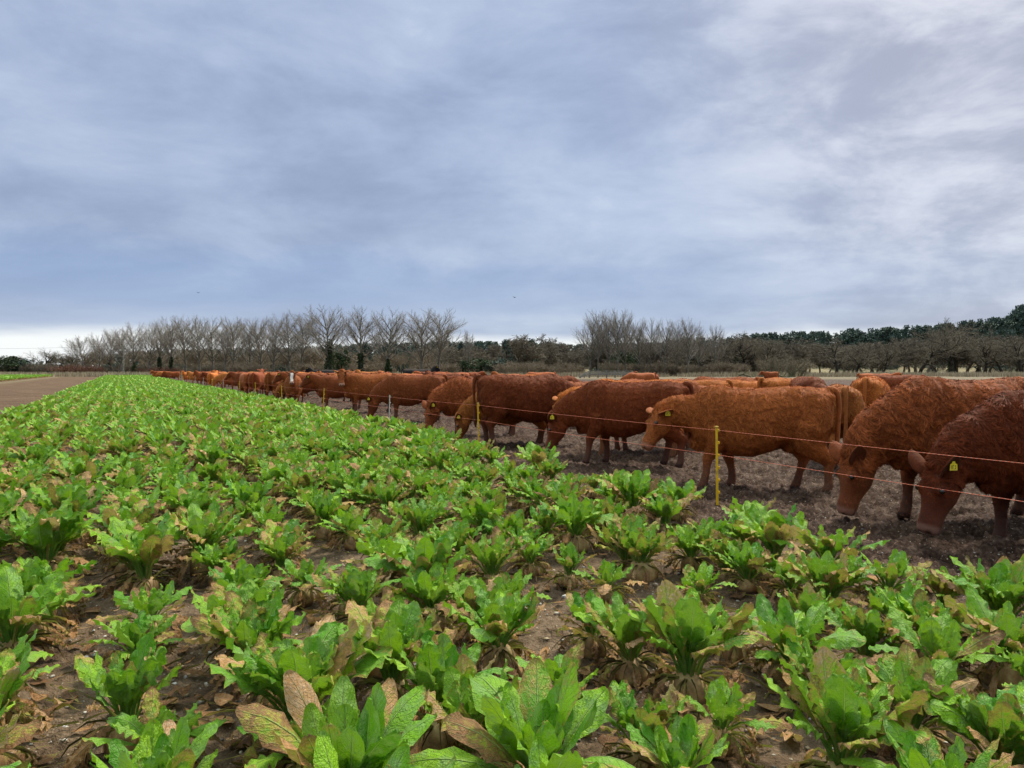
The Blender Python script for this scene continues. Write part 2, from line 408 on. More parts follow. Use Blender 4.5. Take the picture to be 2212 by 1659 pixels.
# dark spreading oaks along the right edge of the rough grass
OR_ = [(1492, 728, 236, 0), (1508, 726, 233, 1), (1590, 722, 238, 2), (1612, 712, 240, 3), (1660, 722, 240, 4), (1700, 736, 250, 1), (1808, 722, 238, 0), (1848, 735, 240, 3), (1905, 738, 245, 2), (1985, 708, 236, 1), (2052, 694, 238, 4),
       (2062, 680, 262, 0), (2128, 716, 238, 2), (2165, 722, 244, 3), (2205, 716, 236, 0), (2110, 700, 270, 1)]
for k, (px, top, d, i) in enumerate(OR_):
    lb = {1985: 'dark crooked oak with heavy spreading limbs above the pale grass', 2052: 'tall dark oak with trunk greened by moss near the right hill',
          1492: 'dark twisted oak with mossy leaning trunk at the scrub edge', 2205: 'dark bare oak cut by the right edge of the view'}.get(px, 'dark gnarled bare oak, %s from the left along the rough grass edge' % ords[k])
    place_tree('oak_tree', 'oak', i, px, d, top, lb, 'dark gnarled oaks along the grass edge', sx=1.1, ivy=1 if px in (1492, 2052, 1590) else None)
# left edge trees
for k, (px, top, d, i, sx) in enumerate([(-40, 752, 300, 1, 1.3), (45, 765, 305, 0, 1.2), (88, 748, 298, 2, 1.3), (122, 752, 300, 3, 1.3), (150, 756, 296, 4, 1.2)]):
    place_tree('bare_tree', 'oak', i, px, d, top, 'low grey bare tree, %s from the left edge of the far hedge' % ords[k], 'low bare trees at the far left', sx=sx)
# shrubs one can tell apart
for k, (px, top, d, i, sx, lb) in enumerate([(1690, 762, 170, 0, 1.5, 'wide bare shrub bursting upward behind the lone far cow'), (1722, 768, 174, 1, 1.3, 'round bare shrub on the right of the wide one behind the lone cow'),
      (1655, 772, 176, 2, 1.2, 'low bare shrub left of the lone cow by the rough grass'), (1310, 776, 185, 3, 1.1, 'reddish bare bush behind the wooden footbridge'), (1120, 780, 190, 1, 1.0, 'pale bare bush in the middle of the scrub edge')]):
    place_tree('bare_shrub', 'shrub', i, px, d, top, lb, sx=sx, cat='shrub')
def merged(name, items, mats, kind=None, rs=1):
    """one mesh from many transformed copies; items: (V, F, loc, rz, (sx, sy, sz))"""
    Vs, Fs, base = [], [], 0
    for V, Fc, loc, rz, s in items:
        c, sn = math.cos(rz), math.sin(rz)
        W = V * np.array(s)
        W = np.stack([W[:, 0] * c - W[:, 1] * sn, W[:, 0] * sn + W[:, 1] * c, W[:, 2]], -1) + np.array(loc)
        Vs.append(W); Fs.append(Fc + base); base += len(W)
    return mesh_np(name, np.concatenate(Vs), np.concatenate(Fs), mats)
def both(t):
    V0, F0 = t[0]; V1, F1 = t[1]
    return np.concatenate([V0, V1]), np.concatenate([F0, F1 + len(V0)])
# the tangled wood edge behind: reads as one brown mass
def scrub_mass(name, seed, n, x0, x1, d0, d1, tops, mat, kinds, label, cat):
    rr = random.Random(seed); it = []
    for _ in range(n):
        px = rr.uniform(x0, x1); d = rr.uniform(d0, d1); xx, yy = at(px, d)
        top = tops(px) + rr.uniform(-5, 9)
        zg = GH(xx, yy); H = EYE + (HORIZ - top) / F * d - zg
        t = rr.choice(kinds); V, Fc = both(t); s = max(H, 1.2) / height(t)
        sw = s * rr.uniform(.9, 1.5)
        it.append((V, Fc, (xx, yy, zg - .1), rr.random() * 6.28, (sw, sw, s)))
    o = link(name, merged(name, it, mat)); tag(o, label, cat, kind='stuff')
def tops_mid(px):
    return float(np.interp(px, [480, 700, 1000, 1080, 1130, 1180, 1240, 1300, 1500, 1620, 1720, 1850, 1950, 2050, 2150, 2260], [748, 750, 748, 742, 724, 722, 752, 735, 728, 724, 742, 738, 730, 722, 728, 724]))
scrub_mass('scrub_wood', 1, 135, 940, 2700, 252, 300, tops_mid, mOakT, thick, 'tangled grey-brown winter scrub wood along the far edge of the field', 'wood')
scrub_mass('bare_wood', 2, 90, 180, 1250, 290, 330, lambda p: 752, mScr, slim + thick[:3], 'pale grey bare wood behind the poplar row', 'wood')
scrub_mass('brushwood', 3, 70, 500, 1640, 196, 240, lambda p: 780, mScr, thsh, 'low brown brushwood at the foot of the wood', 'brushwood')
scrub_mass('dark_hedge', 4, 70, -80, 520, 262, 285, lambda p: 785, mOakT, thsh, 'dark low hedge line at the end of the crop rows', 'hedge')
for k, (px, top, d, sx, lb) in enumerate([(148, 784, 250, 3.0, 'reddish brown hedge bush left of the utility pole'), (196, 787, 250, 2.6, 'russet twiggy bush next left of the utility pole'), (330, 789, 246, 3.0, 'reddish low hedge bush below the poplars'), (372, 790, 244, 2.0, 'small russet hedge bush right of the reddish one below the poplars')]):
    place_tree('hedge_bush', 'shrub', k % 4, px, d, top, lb, sx=sx, cat='bush')
for o in list(COL.objects):
    if o.name.startswith('hedge_bush'):
        for ch in o.children:
            me = ch.data.copy(); me.materials.clear(); me.materials.append(mRed); ch.data = me
# pines
def pine(rng, conic=.5):
    m = 44
    zz = rng.uniform(.05, 1, m); rad = (1.08 - zz) ** .6 * .30
    a = rng.random(m) * 6.28
    cen = np.stack([np.cos(a) * rad * .8, np.sin(a) * rad * .8, zz], -1)
    V, Fc, t = leaf_cloud(rng, cen, rng.uniform(.06, .12, m), 1100, .028, .7)
    tv, tf = tubes([(0, 0, 0)], [(0, 0, .95)], [.016], [.004], 5)
    return np.concatenate([V, tv]), np.concatenate([Fc, tf + len(V)]), np.concatenate([t, np.tile([[.1, .1, .1, 1]], (len(tv), 1))])
rng = np.random.default_rng(8)
pines = [pine(rng) for _ in range(5)]
def ridge_top(px):
    return float(np.interp(px, [-60, 0, 400, 600, 760, 1000, 1100, 1180, 1300, 1640, 1760, 1850, 1950, 2000, 2060, 2110, 2150, 2180, 2212, 2300],
                           [768, 778, 757, 754, 744, 740, 740, 744, 748, 722, 718, 714, 708, 704, 700, 694, 690, 680, 660, 655]))
Vs, Fs, Ts, base = [], [], [], 0
rr = random.Random(17)
NP = 1150
for i in range(NP):
    px = rr.uniform(240, 2320) if i % 4 else rr.uniform(1600, 2340)
    if i > 600: px = rr.uniform(240, 1300)
    if i > 800: px = rr.uniform(2300, 3300)
    if i > 1060: px = rr.uniform(-700, 240)
    d = rr.uniform(330, 460); xx, yy = at(px, d); zg = GH(xx, yy)
    top = ridge_top(px) + rr.uniform(-3, 14)
    H = EYE + (HORIZ - top) / F * d - zg
    if H < 6: H = 6
    V, Fc, t = pines[rr.randrange(5)]
    sw = min(H, 16) * rr.uniform(.8, 1.25)
    Vs.append(V * np.array((sw, sw, H)) + np.array((xx, yy, zg))); Fs.append(Fc + base); Ts.append(t); base += len(V)
o = link('pine_wood', mesh_np('pine_wood', np.concatenate(Vs), np.concatenate(Fs), mPine, smooth=False, attrs={'tint': np.concatenate(Ts)}))
tag(o, 'dark green pine wood rising over the ridge behind the bare trees', 'wood', kind='stuff')
# evergreens one can tell apart
EV = [(18, 757, 262, 1.9, 'dark round evergreen tree at the far left edge'), (38, 766, 266, 1.7, 'lower dark evergreen just right of the far left one'), (738, 742, 205, .9, 'dark ivy covered conifer right of the ivy clad poplar'),
      (1040, 764, 205, 2.0, 'dark evergreen bush behind the black cow in mid distance'), (1075, 770, 205, 1.8, 'dark evergreen bush, low and wide near the centre'), (1000, 772, 207, 1.4, 'small dark evergreen bush left of the wide ones'), (1350, 742, 215, 1.3, 'dark ivy covered tree behind the footbridge end'),
      (1095, 736, 250, 1.0, 'green pine standing out of the scrub left of the bare crowns'), (1150, 734, 262, 1.0, 'green pine just below the pale bare crowns')]
evm = [mesh_np('crown', *p[:2], mPine, smooth=False, attrs={'tint': p[2]}) for p in pines[:3]]
def round_ev(seed):
    rng = np.random.default_rng(seed); m = 40
    d = rng.normal(size=(m, 3)); d /= np.linalg.norm(d, axis=1)[:, None]
    cen = d * rng.random((m, 1)) ** .4 * np.array([.36, .36, .36]) + np.array([0, 0, .5])
    V, Fc, t = leaf_cloud(rng, cen, rng.uniform(.08, .15, m), 3000, .022, .8)
    return mesh_np('crown', V, Fc, mIvy if seed % 2 else mPine, smooth=False, attrs={'tint': t})
rev = [round_ev(51), round_ev(52), round_ev(53)]
trk = mesh_np('trunk', *tubes([(0, 0, 0), (0, 0, .3)], [(0, 0, .3), (.02, 0, .7)], [.035, .028], [.028, .012], 6), mOak)
for k, (px, top, d, wd, lb) in enumerate(EV):
    xx, yy = at(px, d); H = EYE + (HORIZ - top) / F * d
    o = empty('evergreen_tree', (xx, yy, 0), k * 1.3); o.scale = (H * wd, H * wd, H)
    link('crown', evm[k % 3] if k in (7, 8) else rev[k % 3], o); link('trunk', trk, o)
    tag(o, lb, 'evergreen')
# rough pale grass between the field and the trees: nobody could count it
rng = np.random.default_rng(3)
n = 52000
dd = 176 + rng.random(n) ** 1.3 * 80; pxx = rng.uniform(-150, 2380, n)
xx = (pxx - 1106) / F * dd; zg = 0
dens = fbm(xx * .08, dd * .08, 9, 3)
keep = dens > .40; xx, dd = xx[keep], dd[keep]; n = len(xx)
h = rng.uniform(.5, 1.25, n) * (.6 + .8 * dens[keep]); wv = rng.uniform(.05, .16, n); lean = rng.normal(0, .15, n)
an = rng.random(n) * 3.14; ca, sa = np.cos(an) * wv, np.sin(an) * wv
V = np.stack([np.stack([xx - ca, dd - sa, np.zeros(n)], -1), np.stack([xx + ca, dd + sa, np.zeros(n)], -1), np.stack([xx + lean * h, dd, h], -1)], 1).reshape(-1, 3)
t = np.repeat(rng.random(n), 3)
o = link('rough_grass', mesh_np('rough_grass', V, np.arange(n * 3).reshape(-1, 3), mGrassD, k=3, smooth=False, attrs={'tint': np.stack([t, t, t, t * 0 + 1], -1)}))
tag(o, 'tall pale dry grass along the far side of the field', 'grass', kind='stuff')
# ------------------------------------------------------------------ fodder beet
mLeaf, g = material('beet_leaf')
uvn = g.n('ShaderNodeUVMap', uv_map='UVMap').outputs[0]
us = g.n('ShaderNodeSeparateXYZ', ins={0: uvn}); u_, v_ = us.outputs[0], us.outputs[1]
tn = g.n('ShaderNodeAttribute', attribute_name='tint'); ts = g.n('ShaderNodeSeparateColor', ins={0: tn.outputs['Color']})
age, rnd_, pet = ts.outputs
oi = g.n('ShaderNodeObjectInfo')
pos = g.n('ShaderNodeNewGeometry').outputs['Position']
nl = g.noise(pos, 14, 3, .6); ns = g.noise(pos, 55, 4, .65); nt_ = g.noise(pos, 170, 3, .6)
gr1 = g.mix(rnd_, (.055, .27, .004), (.34, .62, .014))
gr2 = g.mix(g.smooth(nl, .42, .66), gr1, (.22, .41, .095))
green = g.mix(g.smooth(g.noise(pos, 2.2, 2), .45, .62), gr2, g.mix(.6, gr2, (.25, .45, .035)))
ae = g.math('ABSOLUTE', g.math('SUBTRACT', u_, .5))          # 0 on the midrib, .5 at the rim
rim = g.math('POWER', g.math('MULTIPLY', ae, 2.0), 4.0)
tip = g.math('POWER', v_, 4.0)
A = g.math('ADD', age, g.math('MULTIPLY', g.math('SUBTRACT', ns, .5), .45))
A = g.math('ADD', A, g.math('MULTIPLY', g.math('SUBTRACT', nl, .5), .45))
A = g.math('ADD', A, g.math('MULTIPLY', g.math('MAXIMUM', rim, tip), .16))
brown = g.ramp(A, [(.42, (0, 0, 0)), (.52, (.33, .33, .33)), (.60, (.62, .62, .62)), (.72, (1, 1, 1))])
bs = g.n('ShaderNodeSeparateColor', ins={0: brown}).outputs[0]
yel = g.mix(nl, (.38, .40, .035), (.46, .33, .09))
brn = g.ramp(g.math('ADD', g.math('MULTIPLY', ns, .6), g.math('MULTIPLY', rnd_, .4)), [(.25, (.085, .045, .030)), (.45, (.28, .135, .060)), (.6, (.56, .29, .12)), (.78, (.64, .44, .27))])
c = g.mix(g.smooth(bs, .05, .45), green, yel); c = g.mix(g.smooth(bs, .4, .8), c, brn)
# pale midrib and side veins, part of the leaf
k_ = g.math('ADD', g.math('MULTIPLY', v_, 9.0), g.math('MULTIPLY', ae, -7.0))
fr = g.math('ABSOLUTE', g.math('SUBTRACT', g.math('FRACT', g.math('ADD', k_, g.math('MULTIPLY', nl, .8))), .5))
side = g.math('SUBTRACT', 1.0, g.smooth(fr, .03, .11))
mid = g.math('SUBTRACT', 1.0, g.smooth(g.math('ADD', ae, g.math('MULTIPLY', v_, .02)), .018, .046))
vein = g.math('MAXIMUM', mid, g.math('MULTIPLY', side, .38))
c = g.mix(g.math('MULTIPLY', vein, .72), c, g.mix(g.smooth(age, .45, .8), (.36, .52, .16), (.42, .30, .16)))
petc = g.mix(g.smooth(age, .3, .75), (.16, .34, .045), (.40, .34, .10))
petc = g.mix(g.smooth(age, .85, 1.0), petc, (.16, .09, .055))
c = g.mix(pet, c, petc)
spot = g.math('MULTIPLY', g.math('GREATER_THAN', nt_, .72), g.math('SUBTRACT', 1.0, pet))
c = g.mix(g.math('MULTIPLY', spot, .65), c, (.10, .06, .03))
crk = g.math('SUBTRACT', g.math('ADD', g.math('MULTIPLY', ns, .9), g.math('MULTIPLY', nt_, .35)), g.math('MULTIPLY', vein, .45))
bp = g.n('ShaderNodeBump', ins={'Height': crk, 'Distance': .015, 'Strength': 1.0})
p = g.n('ShaderNodeBsdfPrincipled', ins={'Base Color': c, 'Roughness': g.math('ADD', .42, g.math('MULTIPLY', g.smooth(age, .4, .8), .35)), 'Normal': bp.outputs[0]})
p.inputs['Specular IOR Level'].default_value = .32
tl = g.n('ShaderNodeBsdfTranslucent', ins={'Color': g.mix(.35, c, (.30, .55, .03)), 'Normal': bp.outputs[0]})
ms = g.n('ShaderNodeMixShader', ins={0: .26, 1: p.outputs[0], 2: tl.outputs[0]})
g.n('ShaderNodeOutputMaterial', ins={0: ms.outputs[0]})
mRoot, g = material('beet_root_skin')
oc = g.n('ShaderNodeTexCoord').outputs['Object']; n_ = g.noise(oc, 16, 4, .6); n2_ = g.noise(oc, 5, 2)
zz = g.n('ShaderNodeSeparateXYZ', ins={0: oc}).outputs[2]
c = g.ramp(n_, [(.3, (.13, .07, .035)), (.5, (.33, .21, .085)), (.7, (.46, .36, .15))])
c = g.mix(g.smooth(n2_, .5, .7), c, (.30, .13, .05))
c = g.mix(g.math('SUBTRACT', 1.0, g.smooth(zz, .0, .05)), c, (.11, .078, .055))
finish(g, c, .6, n_, .01, .3)
class LeafSet:
    def __init__(s): s.V = []; s.F = []; s.A = []; s.U = []; s.b = 0
    def leaf(s, rng, base, az, elev, pl, bl, bw, droop, age, NS=14, NA=6, ruff=1.0, fold=0.0):
        """petiole length pl, blade length bl, blade half width bw, droop = total bend (rad)"""
        tot = pl + bl; v = np.linspace(0, 1, NS + 1)
        if NS >= 8:  # more rings in the blade
            v = np.concatenate([np.linspace(0, pl / tot, 4)[:-1], pl / tot + (1 - pl / tot) * np.sin(np.linspace(0, math.pi / 2, NS - 2)) ** .85])
        L = v * tot; n = len(v)
        bend = droop * (v ** 1.7) + rng.normal(0, .08) * np.sin(v * 5)
        el = elev - bend
        az_ = az + rng.normal(0, .25) * v ** 2
        dl = np.diff(L, prepend=0)
        d = np.stack([np.cos(el) * np.cos(az_), np.cos(el) * np.sin(az_), np.sin(el)], -1)
        pts = np.asarray(base) + np.cumsum(d * dl[:, None], 0)
        side = np.stack([-np.sin(az_), np.cos(az_), np.zeros(n)], -1)
        tw = rng.normal(0, .35) * v
        nor = np.cross(d, side)                         # may point down; make it up at the base
        nor = -nor
        s2 = side * np.cos(tw)[:, None] + nor * np.sin(tw)[:, None]; n2 = nor * np.cos(tw)[:, None] - side * np.sin(tw)[:, None]
        q = np.clip((L - pl * .86) / (tot - pl * .86), 0, 1)
        prof = np.where(q > 0, np.clip(q * 5.5, 0, 1) ** .8 * (.55 + .45 * np.sin(np.pi * np.clip(q * .95, 0, 1) ** .9)) * np.clip(1 - q ** 6, 0, 1) ** .55, 0)
        wd = .0065 * (1 - .3 * v) * (bl / .2) + bw * prof * (1 + .045 * np.sin(q * 17 + rng.random() * 6) * ruff)
        a = np.linspace(-1, 1, NA + 1)
        AA, LL = np.meshgrid(a, L)
        W = wd[:, None] * AA
        ph = rng.random(4) * 6.28
        blade = (q > 0)[:, None] * np.minimum(prof, 1)[:, None]
        k1 = 2 * math.pi / (bl * .30)
        off = blade * bw * ruff * ((.34 * np.abs(AA) ** 2) * np.sin(k1 * LL + ph[0] + AA * 1.3) + .13 * np.sin(k1 * 1.9 * LL + ph[1] + 3 * AA) * np.abs(AA) + .10 * np.sin(k1 * 3.1 * LL + ph[2]) * np.cos(5 * AA + ph[3]))
        off = off + blade * bw * (np.abs(AA) * (.30 + fold) - .55 * fold * AA ** 4)
        off = off - (1 - blade) * (AA ** 2) * .009
        edge = 1 - (.5 * fold) * blade * np.abs(AA) ** 2
        V = pts[:, None, :] + s2[:, None, :] * (W * edge)[..., None] + n2[:, None, :] * off[..., None]
        V[..., 2] = np.maximum(V[..., 2], .004 + .012 * rng.random())
        m = NA + 1
        i = np.arange(n * m).reshape(n, m)
        Fc = np.stack([i[:-1, :-1], i[:-1, 1:], i[1:, 1:], i[1:, :-1]], -1).reshape(-1, 4)
        s.V.append(V.reshape(-1, 3)); s.F.append(Fc + s.b); s.b += n * m
        petf = np.clip(1 - q * 14, 0, 1)[:, None] * np.ones_like(AA)
        ag = np.clip(age + .0 * AA, 0, 1)
        s.A.append(np.stack([ag, np.full_like(ag, rng.random()), petf, np.ones_like(ag)], -1).reshape(-1, 4))
        s.U.append(np.stack([(AA + 1) / 2, np.clip(q, 0, 1)[:, None] * np.ones_like(AA)], -1).reshape(-1, 2))
    def arr(s):
        return np.concatenate(s.V), np.concatenate(s.F), np.concatenate(s.A), np.concatenate(s.U)
def beet_leaves(seed, lod, style):
    """style: vig (size), up (uprightness), dead (number of withered leaves), nl (number of green leaves)"""
    rng = np.random.default_rng(seed)
    green, dead = LeafSet(), LeafSet()
    NS, NA = [(17, 8), (10, 4), (6, 2), (4, 2)][lod]
    z0 = style.get('crown', .13); sz = style['size'] * .695
    nl_ = int(style['nl'] * 1.25 * [1, .95, .62, .34][lod]); wfac = [1, 1, 1.22, 1.6][lod]
    for k in range(nl_):
        t = (k + .5) / nl_                   # 0 = heart leaf, 1 = outermost
        az = k * 2.39996 + rng.normal(0, .25)
        elev = (1.52 - .80 * t * (1.25 - style['up'])) + rng.normal(0, .12)
        pl = sz * (.05 + .20 * t ** .9) * rng.uniform(.8, 1.2)
        bl = sz * (.14 + .14 * min(1, t * 1.8)) * rng.uniform(.78, 1.2)
        bw = bl * rng.uniform(.20, .31) * wfac
        droop = (.15 + 1.35 * t ** 2.0) * rng.uniform(.5, 1.35) * (1.15 - .4 * style['up'])
        age = .02 + .30 * t ** 2 + rng.random() * .12 + (.28 if rng.random() < .10 + .34 * t else 0)
        r = .012 + .035 * t
        green.leaf(rng, (r * math.cos(az), r * math.sin(az), z0 + .02 - .02 * t), az, elev, pl, bl, bw, droop, age, NS, NA, ruff=rng.uniform(.6, 1.25) * (1 if lod == 0 else .7), fold=rng.uniform(0, .35))
    nd = int(round(style['dead'] * 2.3 * [1, 1, .7, .45][lod]))
    for k in range(nd):
        az = k * 2.1 + rng.random() * 1.5
        half = rng.random() < .62
        elev = rng.uniform(.2, 1.0) if half else rng.uniform(-.3, .35)
        pl = sz * rng.uniform(.12, .24); bl = sz * rng.uniform(.10, .19); bw = bl * rng.uniform(.20, .34) * wfac
        dead.leaf(rng, (.045 * math.cos(az), .045 * math.sin(az), z0 - .02), az, elev, pl, bl, bw, rng.uniform(1.3, 2.5) if half else rng.uniform(.9, 1.7),
                  rng.uniform(.56, .80) if half else rng.uniform(.72, 1.0), NS, NA, ruff=rng.uniform(1.2, 2.2), fold=rng.uniform(.4, .9))
    if lod < 2:                               # thin dark dried stalks round the crown
        for k in range(9):
            az = rng.random() * 6.28
            dead.leaf(rng, (.05 * math.cos(az), .05 * math.sin(az), z0 - .01), az, rng.uniform(-.1, .5), rng.uniform(.14, .26), .05, .003, rng.uniform(1.2, 2.0), 1.0, NS, 2, ruff=.3)
    return green, dead
def beet_root(seed, rad, z0):
    rng = np.random.default_rng(seed); prof = [(-.06, .75), (0, .92), (.35, 1.0), (.62, .93), (.82, .72), (.95, .48), (1.02, .2), (1.03, .01)]
    k = 18; V = []
    for t, r in prof:
        for j in range(k):
            a = 2 * math.pi * j / k
            rr_ = rad * r * (1 + .06 * math.sin(3 * a + seed) + rng.normal(0, .02)); V.append((rr_ * math.cos(a), rr_ * math.sin(a), t * (z0 + .01)))
    Fc = [(i * k + j, i * k + (j + 1) % k, (i + 1) * k + (j + 1) % k, (i + 1) * k + j) for i in range(len(prof) - 1) for j in range(k)]
    return mesh_np('root', V, Fc, mRoot)
STY = [
 (dict(size=1.0, up=.75, nl=30, dead=6, crown=.12), 'bushy upright bright green beet plant with a few browned outer leaves'),
 (dict(size=1.15, up=.45, nl=26, dead=5, crown=.13), 'wide spreading green beet plant with long pale leaf stalks'),
 (dict(size=.85, up=.8, nl=24, dead=7, crown=.15), 'small upright beet plant over a plainly exposed yellow root'),
 (dict(size=.95, up=.35, nl=20, dead=12, crown=.12), 'half withered beet plant with many drooping tan leaves'),
 (dict(size=1.1, up=.7, nl=34, dead=4, crown=.10), 'dense lush green beet plant with crinkled leaves'),
 (dict(size=.9, up=.55, nl=22, dead=9, crown=.14), 'loose beet plant with mixed green and curled brown leaves'),
 (dict(size=1.2, up=.85, nl=24, dead=6, crown=.12), 'tall beet plant with long upright light green leaves'),
 (dict(size=.75, up=.6, nl=30, dead=5, crown=.13), 'compact curly dark green beet plant'),
 (dict(size=1.05, up=.5, nl=26, dead=10, crown=.14), 'full beet plant ringed by crumpled brown dead leaves'),
 (dict(size=1.0, up=.25, nl=18, dead=8, crown=.15), 'open beet plant with splayed arching leaves and root showing'),
 (dict(size=1.1, up=.6, nl=32, dead=7, crown=.11), 'large leafy beet plant with yellow spotted leaf tips'),
 (dict(size=.9, up=.9, nl=20, dead=8, crown=.13), 'narrow upright beet plant with withered skirt of leaves')]
def to_mesh(nm, ls): V, Fc, A_, U_ = ls.arr(); return mesh_np(nm, V, Fc, mLeaf, attrs={'tint': A_}, uv=U_)
VAR = []
for i in range(24):
    st, lb = STY[i % 12]
    gs, ds = beet_leaves(1000 + i * 7, 0, st)
    rad = (.085 + .02 * ((i * 5) % 3) / 2)
    VAR.append((to_mesh('leaves', gs), to_mesh('withered_leaves', ds), beet_root(i, rad, st['crown']), lb))
LOD = {}
for l, cnt in ((1, 10), (2, 12), (3, 12)):
    LOD[l] = []
    for i in range(cnt):
        gs, ds = beet_leaves(2000 + 31 * l + i, l, STY[i % 12][0])
        a = gs.arr(); b = ds.arr(); nb_ = len(a[0])
        LOD[l].append((np.concatenate([a[0], b[0]]), np.concatenate([a[1], b[1] + nb_]), np.concatenate([a[2], b[2]]), np.concatenate([a[3], b[3]])))
# where every plant stands
rb = random.Random(77); plants = []
off = BEET0
while off <= BEET1 + .01:
    s = -4.0
    while s < 235:
        s += rb.uniform(.27, .48) if s < 40 else rb.uniform(.34, .5)
        if rb.random() < .14: continue
        o_ = off + rb.gauss(0, .06); x_, y_ = N * o_ + U * s
        if o_ > float(beet_edge(s)) + .05: continue
        if off < BEET0 + .3 and rb.random() < .1: continue
        d_ = y_
        px = 1106 + F * x_ / max(d_, .01)
        inside = d_ > 2.75 and -90 < px < 2330
        r_ = math.hypot(x_, y_)
        if not inside and not (1.9 < r_ < 12 and d_ > .5 and -1200 < px < 3400): continue
        plants.append((inside, d_, x_, y_, px, o_))
    off += .57
near = sorted([p for p in plants if p[0]], key=lambda p: p[1])[:300]
nset = {id(p) for p in near}
front = [p for p in near if p[1] < 4.35 and 20 < p[4] < 2200]
front.sort(key=lambda p: p[4])
fid = {id(p): k for k, p in enumerate(front)}
many = ['first', 'second', 'third', 'fourth', 'fifth', 'sixth', 'seventh', 'eighth', 'ninth', 'tenth', 'eleventh', 'twelfth', 'thirteenth', 'fourteenth', 'fifteenth', 'sixteenth', 'seventeenth', 'eighteenth', 'nineteenth', 'twentieth']
for k, p in enumerate(near):
    vi = rb.randrange(24)
    if p[1] < 3.4 and vi % 12 in (6,): vi = 7
    gm, dm, rm, lb = VAR[vi]
    _, d_, x_, y_, px, o_ = p
    z_ = GH(x_, y_)
    sc = rb.uniform(.70, 1.16)
    o = empty('beet_plant', (x_, y_, z_ - .01), rb.random() * 6.28, sc)
    link('root', rm, o); link('leaves', gm, o); link('withered_leaves', dm, o)
    if id(p) in fid:
        j = fid[id(p)]
        lab = '%s, %s from left in the front band' % (lb, many[j] if j < 20 else 'last')
    else:
        side = 'on the left' if px < 700 else ('in the middle' if px < 1450 else 'towards the right')
        if o_ > float(beet_edge(x_ * U[0] + y_ * U[1])) - .9: side = 'beside the fence'
        dep = 'near' if d_ < 6 else 'farther'
        lab = '%s, %s rows %s' % (lb, dep, side)
    ws = lab.split()
    if len(ws) > 16: lab = ' '.join(w_ for w_ in ws if w_ not in ('plainly', 'a', 'few', 'the', 'long', 'plant'))
    tag(o, lab, 'beet plant', 'fodder beet plants growing in rows')
Vs, Fs, As, Us, base = [], [], [], [], 0
for p in plants:
    if id(p) in nset: continue
    _, d_, x_, y_, px, o_ = p
    r_ = math.hypot(x_, y_)
    l = 1 if r_ < 17 else (2 if r_ < 42 else 3)
    V, Fc, A_, U_ = LOD[l][rb.randrange(len(LOD[l]))]
    a = rb.random() * 6.28; c_, s_ = math.cos(a), math.sin(a); sc = rb.uniform(.78, 1.12)
    W = np.stack([V[:, 0] * c_ - V[:, 1] * s_, V[:, 0] * s_ + V[:, 1] * c_, V[:, 2]], -1) * sc + np.array((x_, y_, GH(x_, y_) if r_ < 50 else 0))
    Vs.append(W); Fs.append(Fc + base); base += len(W); As.append(A_); Us.append(U_)
print('beet stuff verts', base, 'plants', len(plants))
o = link('beet_crop', mesh_np('beet_crop', np.concatenate(Vs), np.concatenate(Fs), mLeaf, attrs={'tint': np.concatenate(As)}, uv=np.concatenate(Us)))
tag(o, 'rest of the green fodder beet strip stretching away to the hedge', 'beet crop', kind='stuff')
# a second strip of beet far to the left
Vs, Fs, As, Us, base = [], [], [], [], 0
for i in range(5200):
    o_ = rb.uniform(-27, -14.6); s = rb.uniform(80, 235); x_, y_ = N * o_ + U * s
    V, Fc, A_, U_ = LOD[3][rb.randrange(12)]; a = rb.random() * 6.28; c_, s_ = math.cos(a), math.sin(a)
    W = np.stack([V[:, 0] * c_ - V[:, 1] * s_, V[:, 0] * s_ + V[:, 1] * c_, V[:, 2]], -1) * 1.2 + np.array((x_, y_, 0))
    Vs.append(W); Fs.append(Fc + base); base += len(W); As.append(A_); Us.append(U_)
o = link('distant_beet_crop', mesh_np('distant_beet_crop', np.concatenate(Vs), np.concatenate(Fs), mLeaf, attrs={'tint': np.concatenate(As)}, uv=np.concatenate(Us)))
tag(o, 'second green beet strip far off beyond the bare soil at left', 'beet crop', kind='stuff')
# dead leaf litter and flints on the soil
ls = LeafSet(); rng = np.random.default_rng(12)
for i in range(2100):
    d_ = 2.6 + 9 * rng.random() ** 1.3; x_ = (rng.uniform(-60, 2300) - 1106) / F * d_
    o_ = x_ * N[0] + d_ * N[1]
    if o_ > 5.4: continue
    q = rng.random()
    ls.leaf(rng, (x_, d_, GH(x_, d_) + .012), rng.random() * 6.28, rng.uniform(-.05, .25), rng.uniform(.05, .14), rng.uniform(.06, .15), rng.uniform(.015, .05) if q < .6 else .004, rng.uniform(-.3, .6), rng.uniform(.8, 1.0), 7, 4, ruff=2.0, fold=rng.uniform(.2, .9))
V, Fc, A_, U_ = ls.arr()
V[:, 2] = np.maximum(V[:, 2], ground_height(V[:, 0], V[:, 1])[0] + .004)
o = link('leaf_litter', mesh_np('leaf_litter', V, Fc, mLeaf, attrs={'tint': A_}, uv=U_)); tag(o, 'dead brown leaves and stalks lying on the soil between plants', 'litter', kind='stuff')
mStone, g = material('flint')
tn = g.n('ShaderNodeAttribute', attribute_name='tint'); s0 = g.n('ShaderNodeSeparateColor', ins={0: tn.outputs['Color']}).outputs[0]
nn = g.noise(g.n('ShaderNodeNewGeometry').outputs['Position'], 60, 3)
c = g.ramp(s0, [(.0, (.10, .085, .075)), (.35, (.26, .19, .12)), (.6, (.42, .32, .19)), (.8, (.52, .49, .44)), (1, (.62, .60, .57))])
finish(g, g.mix(g.smooth(nn, .55, .62), c, (.18, .18, .20)), .55, nn, .004, .4)
